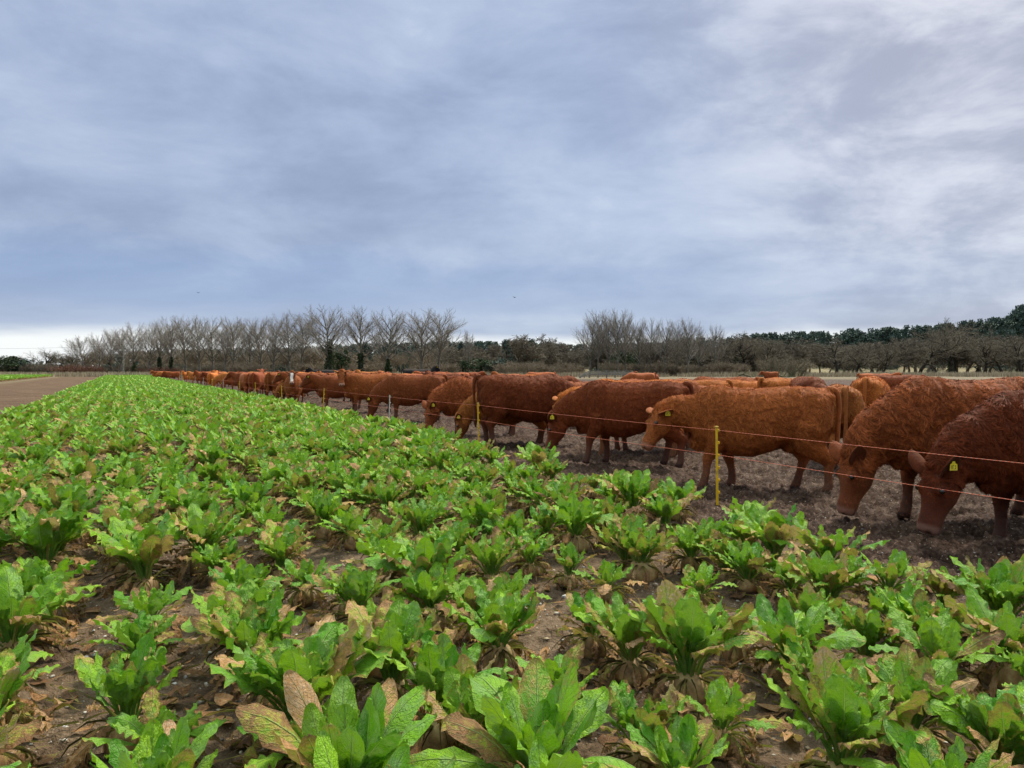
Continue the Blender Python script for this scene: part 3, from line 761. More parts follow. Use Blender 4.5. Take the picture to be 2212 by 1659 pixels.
bmx = bmesh.new(); bmesh.ops.create_icosphere(bmx, subdivisions=1, radius=1); sv = np.array([v.co[:] for v in bmx.verts]); sf = np.array([[v.index for v in f.verts] for f in bmx.faces]); bmx.free()
n = 9000; d_ = 2.4 + 10 * rng.random(n) ** 1.35; x_ = (rng.uniform(-200, 2400, n) - 1106) / F * d_
o_ = x_ * N[0] + d_ * N[1]; zz = ground_height(x_, d_)[0]
sz = np.where(o_ < 5.3, .0035 + .012 * rng.random(n) ** 3.0 + (rng.random(n) < .012) * .018, .004 + .008 * rng.random(n) ** 2)
V = sv[None] * (1 + rng.normal(0, .16, (n, len(sv), 1))) * (sz[:, None] * rng.uniform(.6, 1.4, (n, 3)))[:, None, :] * np.array([1, 1, .6]) + np.stack([x_, d_, zz + sz * .2], -1)[:, None, :]
Fc = (sf[None] + (np.arange(n) * len(sv))[:, None, None]).reshape(-1, 3)
t = np.repeat(rng.random(n) * np.where(o_ < 5.3, 1, .75), len(sv))
o = link('flint_pebbles', mesh_np('flint_pebbles', V.reshape(-1, 3), Fc, mStone, k=3, attrs={'tint': np.stack([t] * 3 + [t * 0 + 1], -1)})); tag(o, 'small pale flints and pebbles scattered over the soil', 'pebbles', kind='stuff')
# ------------------------------------------------------------------ electric fence
def plastic(name, a, rough=.45):
    m, g = material(name); n = g.noise(g.n('ShaderNodeTexCoord').outputs['Object'], 9, 4, .6)
    dirt = g.smooth(n, .48, .7)
    finish(g, g.mix(g.math('MULTIPLY', dirt, .55), a, (.20, .15, .10)), rough, n, .002, .4); return m
mYel = plastic('yellow_plastic', (.80, .50, .02)); mWht = plastic('white_plastic', (.62, .60, .55)); mSteel, g = material('steel_spike'); finish(g, (.25, .22, .2), .5)
def bm_mesh(name, fn, mat):
    bm = bmesh.new(); fn(bm); me = bpy.data.meshes.new(name); bm.to_mesh(me); bm.free(); me.materials.append(mat); return me
def box(bm, x0, x1, y0, y1, z0, z1, bev=0.0, taper=1.0):
    r_ = bmesh.ops.create_cube(bm, size=1.0)['verts']
    cx, cy = (x0 + x1) / 2, (y0 + y1) / 2
    for v in r_:
        k = taper if v.co.z > 0 else 1.0
        v.co = Vector((cx + v.co.x * (x1 - x0) * k, cy + v.co.y * (y1 - y0) * k, z0 + (v.co.z + .5) * (z1 - z0)))
    if bev: bmesh.ops.bevel(bm, geom=list({e for v in r_ for e in v.link_edges}), offset=bev, segments=1, affect='EDGES')
def shaft(bm):
    box(bm, -.019, .019, -.004, .004, .0, .915, .001, .85)
    box(bm, -.004, .004, -.013, -.0042, .0, .905, .001); box(bm, -.004, .004, .0042, .013, .0, .905, .001)
CLZ = [.15, .295, .44, .588, .735, .88]
def clip(z):
    def f(bm):
        box(bm, -.024, .024, -.026, -.014, z - .016, z + .016, .003); box(bm, .008, .024, -.040, -.0262, z - .014, z - .002, .002)
    return f
PM = {}
for nm, m in (('y', mYel), ('w', mWht)):
    PM[nm] = (bm_mesh('shaft', shaft, m), [bm_mesh('wire_clip', clip(z), m) for z in CLZ], bm_mesh('cap', lambda bm: box(bm, -.021, .021, -.016, .016, .916, .932, .003), m),
              bm_mesh('spike', lambda bm: box(bm, -.005, .005, -.005, .005, -.15, -.001, 0), mSteel))
posts = [(1551, 'y', 'nearest yellow plastic fence post, in front of the light brown cow'), (1034, 'y', 'yellow plastic fence post in front of the curly ginger coats'), (840, 'w', 'white plastic fence post by the cow with lowered head'),
         (697, 'y', 'yellow fence post left of the brown cow looking at the camera'), (609, 'y', 'leaning yellow fence post beside the white faced cow'), (552, 'y', 'yellow fence post in front of the tan rump'), (517, 'y', 'yellow fence post next left of the tan rump'),
         (482, 'w', 'nearer of the thin white posts in the distant fence'), (457, 'y', 'yellow fence post between the distant white posts'), (439, 'w', 'white fence post beside the distant yellow one'), (422, 'w', 'whitish fence post farther along the line'),
         (410, 'y', 'yellow fence post near the far end of the line'), (395, 'y', 'small yellow fence post at the far end of the line'), (388, 'y', 'farthest tiny yellow fence post')]
pts_w = []
rp = random.Random(4)
def post(px, kind, lab, d=None):
    if d is None: d = row_d(px, FENCE); d = FENCE / (.891 * (px - 1106) / F + .454)
    x_, y_ = (px - 1106) / F * d, d
    s_, cl_, cp, sp = PM[kind]
    z_ = GH(x_, y_) * .5
    o = empty('fence_post', (x_, y_, z_), math.atan2(U[1], U[0]) - math.pi / 2 + math.pi / 2)
    o.rotation_euler = (rp.gauss(0, .03), rp.gauss(0, .03), math.atan2(U[1], U[0]))
    if px == 609: o.rotation_euler[1] = .16
    if px == 1551: o.rotation_euler = (-.01, .012, math.atan2(U[1], U[0]))
    link('shaft', s_, o)
    for c_ in cl_: link('wire_clip', c_, o)
    link('cap', cp, o); link('spike', sp, o)
    tag(o, lab, 'fence post', 'plastic posts of the electric fence')
    pts_w.append((x_, y_, z_, o.rotation_euler.to_matrix()))
# one post stands just outside the right of the view, the wires run on to it
for px, kind, lab in posts: post(px, kind, lab)
mWire, g = material('orange_polywire'); oc = g.n('ShaderNodeTexCoord').outputs['Object']
wv = g.n('ShaderNodeTexWave', wave_type='BANDS', ins={'Vector': oc, 'Scale': 30.0}); wv.bands_direction = 'DIAGONAL'
finish(g, g.mix(g.smooth(wv.outputs[1], .72, .85), (.60, .085, .03), (.50, .30, .20)), .5, None, spec=.3)
for zi, nm, lab in ((5, 'fence_wire', 'upper orange electric fence wire running past the cattle'), (3, 'fence_wire', 'lower red-orange electric fence wire running past the cattle')):
    P_ = []
    sx, sy = pts_w[0][0] - U[0] * 7.4, pts_w[0][1] - U[1] * 7.4
    P_.append(np.array((sx, sy, CLZ[zi])))
    for x_, y_, z_, M_ in pts_w: P_.append(np.array(M_ @ Vector((0, -.032, CLZ[zi]))) + np.array((x_, y_, z_)))
    P_.append(P_[-1] + np.array((U[0] * 22, U[1] * 22, -.05)))
    A0, A1 = [], []
    for a, b in zip(P_[:-1], P_[1:]):
        m_ = 10
        sg = .012 * (np.linalg.norm(b - a) / 7) ** 2 * (1.0 if zi == 5 else 1.5)
        q = [a + (b - a) * t / m_ - np.array((0, 0, sg * 4 * (t / m_) * (1 - t / m_))) for t in range(m_ + 1)]
        A0 += q[:-1]; A1 += q[1:]
    dist = np.array([p[1] for p in A0])
    rad = .0026 + 0 * dist
    V, Fc = tubes(A0, A1, rad, rad, 5)
    tag(link(nm, mesh_np(nm, V, Fc, mWire)), lab, 'fence wire', 'two wires of the electric fence')
# ------------------------------------------------------------------ cattle
mCow, g = material('cow_hide')
oi = g.n('ShaderNodeObjectInfo'); base = oi.outputs['Color']
oc = g.n('ShaderNodeTexCoord').outputs['Object']
rg = g.n('ShaderNodeAttribute', attribute_name='region'); rs_ = g.n('ShaderNodeSeparateColor', ins={0: rg.outputs['Color']})
muz, dark, white = rs_.outputs; legm = rg.outputs['Alpha']
n1 = g.noise(oc, 3.0, 3, .55); n2 = g.noise(oc, 13, 4, .6, 1.2); n3 = g.noise(oc, 60, 3, .6)
c = g.mix(1.0, base, g.ramp(g.math('ADD', g.math('MULTIPLY', n1, .4), g.math('MULTIPLY', n2, .6)), [(.32, (.55, .50, .45)), (.5, (.95, .95, .95)), (.68, (1.35, 1.35, 1.3))]), 'MULTIPLY')
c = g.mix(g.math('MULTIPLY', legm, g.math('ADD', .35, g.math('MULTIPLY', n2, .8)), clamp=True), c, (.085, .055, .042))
c = g.mix(g.math('MULTIPLY', dark, .92), c, (.022, .016, .014))
c = g.mix(muz, c, (.42, .24, .18)); c = g.mix(white, c, (.72, .66, .60))
hh = g.math('ADD', g.math('MULTIPLY', n2, .6), g.math('MULTIPLY', n3, .5))
p, _ = finish(g, c, .72, hh, .007, .14)
p.inputs['Sheen Weight'].default_value = .10; p.inputs['Sheen Roughness'].default_value = .5; p.inputs['Sheen Tint'].default_value = (1, .6, .35, 1)
mCoat, g = material('cow_coat')
oi = g.n('ShaderNodeObjectInfo'); tn = g.n('ShaderNodeAttribute', attribute_name='tint'); t3 = g.n('ShaderNodeSeparateColor', ins={0: tn.outputs['Color']})
n1 = g.noise(g.n('ShaderNodeTexCoord').outputs['Object'], 3.0, 3, .55)
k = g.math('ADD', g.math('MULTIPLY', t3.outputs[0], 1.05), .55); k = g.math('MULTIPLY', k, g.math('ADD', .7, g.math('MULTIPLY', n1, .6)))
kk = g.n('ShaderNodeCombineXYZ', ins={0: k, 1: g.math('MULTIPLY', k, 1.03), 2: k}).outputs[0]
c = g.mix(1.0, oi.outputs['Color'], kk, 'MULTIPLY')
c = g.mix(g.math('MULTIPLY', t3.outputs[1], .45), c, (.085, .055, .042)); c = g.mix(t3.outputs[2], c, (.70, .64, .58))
finish(g, c, .7, None, spec=.12)
mEye, g = material('cow_eye'); finish(g, (.012, .008, .006), .08, None, spec=.6)
mTagY = plastic('ear_tag_plastic', (.80, .62, .02), .4); mTagK, g = material('tag_print'); finish(g, (.03, .03, .02), .5)
def loft(stations, k=16, e=2.25, cap=True):
    """stations: (centre, side, up, half width, up extent, down extent)"""
    V, Fc = [], []
    for c, s, u, a, bu, bd in stations:
        c, s, u = np.array(c, float), np.array(s, float), np.array(u, float)
        for j in range(k):
            t = 2 * math.pi * j / k; ct, st = math.cos(t), math.sin(t)
            X_ = math.copysign(abs(ct) ** (2 / e), ct) * a; Y_ = math.copysign(abs(st) ** (2 / e), st) * (bu if st > 0 else bd)
            V.append(c + s * X_ + u * Y_)
    n = len(stations)
    for i in range(n - 1):
        for j in range(k): Fc.append((i * k + j, i * k + (j + 1) % k, (i + 1) * k + (j + 1) % k, (i + 1) * k + j))
    if cap: Fc.append(tuple(range(k))[::-1]); Fc.append(tuple((n - 1) * k + j for j in range(k)))
    return V, Fc
def tube_path(pts, rad, k=12, squash=1.0, sidev=(0, 1, 0)):
    st = []
    P_ = [np.array(p, float) for p in pts]
    for i, p in enumerate(P_):
        t = P_[min(i + 1, len(P_) - 1)] - P_[max(i - 1, 0)]; t /= np.linalg.norm(t)
        s = np.array(sidev, float); s -= t * s.dot(t); s /= np.linalg.norm(s); u = np.cross(t, s)
        r = rad[i]; st.append((p, s, u, r * squash, r, r))
    return loft(st, k, 2.0)
def sphere(c, r, k=12):
    V, Fc = [], []; c = np.array(c)
    st = [(c + np.array((0, 0, -r[2] * math.cos(math.pi * (i + .02) / 8.04))), (1, 0, 0), (0, 1, 0), r[0] * math.sin(math.pi * (i + .02) / 8.04), r[1] * math.sin(math.pi * (i + .02) / 8.04), r[1] * math.sin(math.pi * (i + .02) / 8.04)) for i in range(9)]
    return loft(st, k, 2.0)
def catmull(pts, m=4):
    P_ = [np.array(p, float) for p in pts]; out = []
    for i in range(len(P_) - 1):
        p0 = P_[max(i - 1, 0)]; p1 = P_[i]; p2 = P_[i + 1]; p3 = P_[min(i + 2, len(P_) - 1)]
        for j in range(m):
            t = j / m; out.append(.5 * (2 * p1 + (p2 - p0) * t + (2 * p0 - 5 * p1 + 4 * p2 - p3) * t * t + (-p0 + 3 * p1 - 3 * p2 + p3) * t ** 3))
    return out + [P_[-1]]
POSES = {  # poll position (x, y, z), head pitch down, head yaw
 'graze': dict(poll=(1.22, 0, .60), pitch=78, yaw=0), 'graze_l': dict(poll=(1.14, .22, .70), pitch=74, yaw=30), 'graze_r': dict(poll=(1.14, -.22, .70), pitch=74, yaw=-25),
 'low': dict(poll=(1.25, .06, .70), pitch=73, yaw=14), 'half': dict(poll=(1.26, .10, 1.0), pitch=62, yaw=36), 'level': dict(poll=(1.22, 0, 1.30), pitch=45, yaw=0),
 'up': dict(poll=(1.05, 0, 1.47), pitch=56, yaw=0), 'look_l': dict(poll=(1.00, .30, 1.42), pitch=62, yaw=82), 'look_r': dict(poll=(1.02, -.24, 1.44), pitch=52, yaw=-62)}
def cow_geometry(pose, voxel, fur=0, seed=0, walk=0.0, blaze=False, calf=False, fat=1.0, pinknose=False, tailswing=0.0, curl=.35):
    ps = POSES[pose]; parts = []
    tr = [(-.91, 1.20, .98, .05), (-.885, 1.285, .86, .15), (-.80, 1.325, .74, .225), (-.64, 1.345, .70, .28), (-.44, 1.355, .62, .30), (-.2, 1.335, .53, .335), (.05, 1.325, .435, .375), (.28, 1.335, .44, .355),
          (.45, 1.365, .49, .275), (.60, 1.36, .52, .24), (.73, 1.30, .56, .20), (.83, 1.17, .68, .125), (.88, 1.04, .80, .05)]
    st = []
    for x_, zt, zb, hw in tr:
        zc_ = zt - (zt - zb) * .48; st.append(((x_, 0, zc_), (0, 1, 0), (0, 0, 1), hw * fat, zt - zc_, zc_ - zb))
    parts.append(loft(st, 20, 2.35))
    parts.append(sphere((.52, .172, .94), (.20, .115, .36))); parts.append(sphere((.52, -.172, .94), (.20, .115, .36)))     # shoulders
    parts.append(sphere((-.66, .18, .92), (.235, .14, .38))); parts.append(sphere((-.66, -.18, .92), (.235, .14, .38)))   # quarters
    parts.append(sphere((-.42, .215, 1.20), (.10, .06, .055))); parts.append(sphere((-.42, -.215, 1.20), (.10, .06, .055)))  # hips
    parts.append(sphere((-.87, .10, 1.22), (.06, .05, .06))); parts.append(sphere((-.87, -.10, 1.22), (.06, .05, .06)))
    parts.append(sphere((-.90, 0, 1.315), (.09, .045, .04)))
    parts.append(sphere((.70, 0, .60), (.17, .10, .11)))                                                                     # brisket
    if not calf: parts.append(sphere((-.42, 0, .60), (.14, .12, .10)))
    rw = random.Random(seed + 99)
    for sgn in (1, -1):
        f = walk * sgn + rw.uniform(-.04, .04); hnd = -walk * sgn + rw.uniform(-.05, .05)
        y_ = .175 * sgn
        lift = max(0, f - .12) * .5
        parts.append(tube_path(catmull([(.50, y_, .82), (.47 + f * .3, y_, .62), (.505 + f * .75, y_ * .95, .40 + lift), (.50 + f * .9, y_ * .95, .26 + lift), (.51 + f, y_ * .95, .12 + lift), (.535 + f, y_ * .95, .045 + lift), (.54 + f, y_ * .95, .0 + lift)], 3),
                               np.interp(np.linspace(0, 6, 19), range(7), [.17, .125, .068, .049, .056, .062, .074]), 12, .85))
        parts.append(sphere((.508 + f * .75, y_ * .95, .40 + lift), (.072, .062, .08)))
        h_ = hnd
        parts.append(tube_path(catmull([(-.64, y_ * 1.0, .86), (-.56 + h_ * .25, y_ * 1.05, .66), (-.70 + h_ * .7, y_ * .95, .46), (-.735 + h_ * .8, y_ * .92, .40), (-.71 + h_ * .9, y_ * .92, .24), (-.70 + h_, y_ * .92, .12), (-.67 + h_, y_ * .92, .045), (-.66 + h_, y_ * .92, .0)], 3),
                               np.interp(np.linspace(0, 7, 22), range(8), [.22, .175, .090, .070, .051, .057, .064, .074]), 12, .82))
        parts.append(sphere((-.775 + h_ * .8, y_ * .92, .445), (.06, .045, .08)))
    # neck
    poll = np.array(ps['poll'], float); pit = R(ps['pitch']); yaw = R(ps['yaw'])
    hd = np.array((math.cos(pit) * math.cos(yaw), math.cos(pit) * math.sin(yaw), -math.sin(pit)))
    hs = np.array((-math.sin(yaw), math.cos(yaw), 0.)); hu = np.cross(hd, hs)
    if hu[2] < 0 and ps['pitch'] < 89: hu = -hu
    p0 = np.array((.48, 0, 1.02)); p1 = np.array((.74, 0, 1.00 + .22 * (poll[2] - 1.0))); end = poll - hd * .0 - hu * .02
    pm = (p1 + end) / 2 + np.array((.02, 0, .05))
    cpts = catmull([p0, p1, pm, end], 4); nn_ = len(cpts)
    lo_ = pose in ('graze', 'graze_l', 'graze_r', 'low')
    hb = np.interp(np.linspace(0, 3, nn_), [0, 1, 2, 3], [.38, .35, .27, .145] if lo_ else [.35, .27, .195, .135]); ww = np.interp(np.linspace(0, 3, nn_), [0, 1, 2, 3], [.22, .19, .140, .090] if lo_ else [.21, .165, .120, .090])
    st = []
    for i, c_ in enumerate(cpts):
        t = cpts[min(i + 1, nn_ - 1)] - cpts[max(i - 1, 0)]; t = t / np.linalg.norm(t)
        f = i / (nn_ - 1); s = np.array((0, 1., 0)) * (1 - f) + hs * f; s -= t * s.dot(t); s /= np.linalg.norm(s); u = np.cross(t, s)
        if u[2] < 0: u = -u
        st.append((c_, s, u, ww[i], hb[i] * .92, hb[i] * 1.08))
    parts.append(loft(st, 16, 2.2))
    # head
    hp = [(t_ * .98, a_ * 1.10, b1_ * 1.05, b2_ * 1.16) for t_, a_, b1_, b2_ in [(-.075, .06, .05, .06), (-.03, .098, .088, .12), (.05, .120, .10, .16), (.13, .122, .105, .172), (.22, .106, .090, .165), (.31, .080, .072, .128), (.39, .078, .066, .094), (.45, .092, .068, .090), (.495, .088, .060, .082), (.535, .076, .048, .068)]]
    st = []
    for t, hw, up_, dn in hp:
        st.append((poll + hd * t - hu * (.045), hs, hu, hw, up_, dn))
    parts.append(loft(st, 16, 2.35))
    for sg in (1, -1): parts.append(sphere(poll + hd * .16 + hs * .098 * sg + hu * .03, (.038, .038, .038)))
    parts.append(sphere(poll - hd * .03 + hu * .03, (.06, .06, .055)))
    V, Fc, b_ = [], [], 0
    for v, f in parts:
        V += [tuple(q) for q in v]; Fc += [tuple(i + b_ for i in q) for q in f]; b_ += len(v)
    me = bpy.data.meshes.new('tmp'); me.from_pydata(V, [], Fc); ob = bpy.data.objects.new('tmp', me); COL.objects.link(ob)
    md = ob.modifiers.new('r', 'REMESH'); md.mode = 'VOXEL'; md.voxel_size = voxel
    m2 = ob.modifiers.new('s', 'SMOOTH'); m2.factor = .5; m2.iterations = 5 if voxel < .03 else 3
    dg = bpy.context.evaluated_depsgraph_get(); dg.update(); ev = ob.evaluated_get(dg); em = ev.to_mesh()
    BV = np.zeros(len(em.vertices) * 3); em.vertices.foreach_get('co', BV); BV = BV.reshape(-1, 3)
    nl_ = len(em.loops); lv = np.zeros(nl_, int); em.loops.foreach_get('vertex_index', lv)
    BF = lv.reshape(-1, 4) if all(p.loop_total == 4 for p in em.polygons) else None
    if BF is None: BF = np.array([list(p.vertices) + [p.vertices[2]] * (4 - len(p.vertices)) for p in em.polygons])
    VN = np.zeros(len(BV) * 3); em.vertices.foreach_get('normal', VN); VN = VN.reshape(-1, 3)
    ev.to_mesh_clear(); bpy.data.objects.remove(ob); bpy.data.meshes.remove(me)
    if fur:
        x3, y3, z3 = BV.T; q1 = fbm(x3 * 4 + seed, z3 * 4 + y3 * 3, 40, 2) * 1.4
        rid = 1 - np.abs(2 * fbm(x3 * 24 + z3 * 9 + q1 * 6, z3 * 24 - x3 * 8 + y3 * 19 + q1 * 6, 41, 2) - 1) * 2.2
        am = sst(z3, .55, 1.0) * (.35 + .65 * sst(x3, -.3, .6)) * (1 - sst((BV - poll) @ hd, .0, .1) * (x3 > .8) * .8)
        BV = BV + VN * ((rid - .6) * .006 * curl * am)[:, None]
    # ears and tail joined on
    ex = []
    for sg in (1, -1):
        b0 = poll + hd * .03 + hs * .095 * sg + hu * .01
        dr = (hs * sg * .60 - hd * .68 + hu * .42) if pose in ('graze', 'graze_l', 'graze_r', 'low') else (hs * sg * .86 - hd * .36 - hu * .06); edir = dr; dr /= np.linalg.norm(dr)
        wide = np.cross(dr, hd); wide = hu * .8 + hd * .35; wide -= dr * wide.dot(dr); wide /= np.linalg.norm(wide); face = np.cross(dr, wide); face *= np.sign(face.dot(hd)) or 1
        rows = []
        for i in range(9):
            t = i / 8; wdt = .082 * (math.sin(math.pi * min(t * .86 + .14, 1)) ** .6) * (1 - .08 * t) + .004; cup = .035 * math.sin(math.pi * (t * .8 + .2))
            ce = b0 + dr * (.225 * t) + wide * (-.012 * t)
            row = []
            for a in np.linspace(-1, 1, 7): row.append(ce + wide * wdt * a + face * (cup * (a * a - .4) * .9))
            for a in np.linspace(1, -1, 7): row.append(ce + wide * wdt * a * 1.03 + face * (cup * (a * a - .4) * .9 - .011))
            rows += row
        k = 14; f = [(i * k + j, i * k + (j + 1) % k, (i + 1) * k + (j + 1) % k, (i + 1) * k + j) for i in range(8) for j in range(k)]
        ex.append((rows, f, 'ear'))
    sw = tailswing
    tv, tf = tube_path(catmull([(-.86, 0, 1.315), (-.945, .01, 1.30), (-.985, sw * .2, 1.15), (-.98, sw * .5, .9), (-.965, sw * .8, .66), (-.96, sw, .50), (-.955, sw * 1.05, .36)], 3), np.interp(np.linspace(0, 6, 19), range(7), [.05, .042, .030, .024, .030, .045, .008]), 8)
    ex.append((tv, [q for q in tf if len(q) == 4], 'tail'))
    reg = np.zeros((len(BV), 4))
    rel = BV - poll; th = rel @ hd; ts_ = rel @ hs; tu = rel @ hu
    inhead = (th > .0) & (np.abs(ts_) < .17) & (np.abs(tu) < .24) & (BV[:, 0] > .8)
    reg[:, 0] = sst(th, .44, .475) * inhead * (1 if pinknose else .35)
    nos = np.zeros(len(BV))
    for sg in (1, -1):
        q = BV - (poll + hd * .515 + hs * .045 * sg + hu * -.015); nos = np.maximum(nos, 1 - sst(np.linalg.norm(q, axis=1), .014, .032))
    ring = np.zeros(len(BV))
    for sg in (1, -1):
        q = np.linalg.norm(BV - (poll + hd * .165 + hs * .117 * sg + hu * .030), axis=1); ring = np.maximum(ring, 1 - sst(q, .026, .042))
    mouth = inhead * (1 - sst(np.abs(tu + .085), .006, .016)) * sst(th, .38, .42)
    reg[:, 1] = np.maximum(np.maximum(nos, mouth * .8), np.maximum(ring * .7, 1 - sst(BV[:, 2], .045, .065)))
    reg[:, 0] *= 1 - reg[:, 1]
    if blaze: reg[:, 2] = inhead * (1 - sst(np.abs(ts_ + .01 * np.sin(th * 30)), .045 , .062)) * sst(tu, -.02, .02) * sst(th, .04, .07) * (1 - sst(th, .43, .46))
    if fur: reg[:, 1] = np.maximum(reg[:, 1], .30 * inhead * (1 - reg[:, 2]) * (1 - reg[:, 0]))
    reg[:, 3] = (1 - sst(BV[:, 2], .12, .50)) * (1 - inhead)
    nb_ = len(BV)
    V = [BV]; Fs_ = [BF]; Rg = [reg]; b_ = nb_
    for v, f, kd in ex:
        v = np.array(v); V.append(v); Fs_.append(np.array(f) + b_); b_ += len(v)
        r = np.zeros((len(v), 4))
        if kd == 'ear': r[:, 1] = (np.arange(len(v)) % 14 < 7) * .25
        else: r[:, 1] = .45 * sst(-v[:, 2], -.75, -.55)
        Rg.append(r)
    body = (np.concatenate(V), np.concatenate(Fs_), np.concatenate(Rg))
    coat = None
    if fur:
        rng = np.random.default_rng(seed)
        A = BV[BF[:, 0]]; B = BV[BF[:, 1]]; D = BV[BF[:, 3]]; area = np.linalg.norm(np.cross(B - A, D - A), axis=1)
        cz = A[:, 2]; hz = (A[:, 0] > .8)
        fh = (A - poll) @ hd
        wgt = area * np.where((fh > .0) & hz, 2.2, 1) * np.where(cz < .42, .35, 1) * np.where((fh > .42) & hz, .05, 1)
        fi = rng.choice(len(BF), fur, p=wgt / wgt.sum())
        u, v = rng.random((2, fur, 1)); u2 = u
        P_ = (BV[BF[fi, 0]] * (1 - u) + BV[BF[fi, 1]] * u) * (1 - v) + (BV[BF[fi, 3]] * (1 - u) + BV[BF[fi, 2]] * u) * v
        Nn = VN[BF[fi, 0]] + VN[BF[fi, 2]]; Nn /= np.maximum(np.linalg.norm(Nn, axis=1), 1e-6)[:, None]
        x3, y3, z3 = P_[:, 0], P_[:, 1], P_[:, 2]
        s = .9 + seed * .3
        cu = np.stack([fbm(x3 * 18 + s, z3 * 18 + y3 * 12, 3, 2) - .5, fbm(x3 * 18 + 9 + s, z3 * 18 - y3 * 12, 5, 2) - .5, fbm(x3 * 19 + 19 + s, z3 * 19 + y3 * 14, 7, 2) - .5], -1)
        flow = np.array([-.45, 0, -.45]) + cu * (1.5 + 5.0 * curl)
        flow -= Nn * (flow * Nn).sum(1)[:, None]; flow /= np.maximum(np.linalg.norm(flow, axis=1), 1e-6)[:, None]
        fhf = (P_ - poll) @ hd; facef = (fhf > .08) & (P_[:, 0] > .85)
        ln = rng.uniform(.026, .055, fur) * np.where(z3 < .5, .55, 1) * np.where(facef, .42, 1) * np.where((fhf < .08) & (fhf > -.10) & (P_[:, 0] > .85), 1.3, 1)
        lift = rng.uniform(.35, 1.0, fur)
        d1 = flow + Nn * lift[:, None]; d1 /= np.linalg.norm(d1, axis=1)[:, None]
        d2 = flow + Nn * -.05 + cu * 1.0; d2 /= np.linalg.norm(d2, axis=1)[:, None]
        sd = np.cross(d1, Nn); sd /= np.maximum(np.linalg.norm(sd, axis=1), 1e-6)[:, None]
        wv = (rng.uniform(.0016, .0034, fur) * (1 if fur > 30000 else 1.5))[:, None]
        Bp = P_ - Nn * .002; M_ = Bp + d1 * (ln * .55)[:, None]; T = M_ + d2 * (ln * .5)[:, None]
        VV = np.stack([Bp - sd * wv, Bp + sd * wv, M_ + sd * wv * .8, M_ - sd * wv * .8, T + sd * wv * .12, T - sd * wv * .12], 1).reshape(-1, 3)
        b6 = (np.arange(fur) * 6)[:, None]
        FF = np.concatenate([b6 + np.array([[0, 1, 2, 3]]), b6 + np.array([[3, 2, 4, 5]])])
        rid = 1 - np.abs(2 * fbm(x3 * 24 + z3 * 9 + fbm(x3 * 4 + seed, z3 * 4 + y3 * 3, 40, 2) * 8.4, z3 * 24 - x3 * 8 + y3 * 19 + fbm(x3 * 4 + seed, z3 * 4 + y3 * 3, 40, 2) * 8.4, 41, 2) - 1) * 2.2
        tt = np.clip((.75 - .4 * curl) * rng.random(fur) + (.3 + .4 * curl) * np.clip(rid * curl + .55 * (1 - curl), 0, 1.2), 0, 1.2); tint = np.repeat(tt, 6).reshape(-1, 6) * np.array([[.15, .15, .75, .75, 1.5, 1.5]])  # painted shade: hairs darker at the root and in furrows between curls
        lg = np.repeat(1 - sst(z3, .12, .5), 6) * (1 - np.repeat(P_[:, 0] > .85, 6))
        wh = np.zeros(fur)
        if blaze:
            ts2 = (P_ - poll) @ hs; tu2 = (P_ - poll) @ hu
            wh = ((fhf > .05) & (fhf < .45) & (np.abs(ts2) < .055) & (tu2 > 0)).astype(float)
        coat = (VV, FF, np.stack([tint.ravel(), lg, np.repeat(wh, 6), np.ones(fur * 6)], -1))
    eyes = [poll + hd * .165 + hs * .120 * sg + hu * .030 for sg in (1, -1)]
    tags = [poll + hd * .02 + hs * .085 * sg + ((hs * sg * .60 - hd * .68 + hu * .42) if pose in ('graze', 'graze_l', 'graze_r', 'low') else (hs * sg * .86 - hd * .36 - hu * .06)) * .13 for sg in (1, -1)]
    return dict(body=body, coat=coat, eyes=eyes, tags=tags, hd=hd, hs=hs, hu=hu)
CM = {}
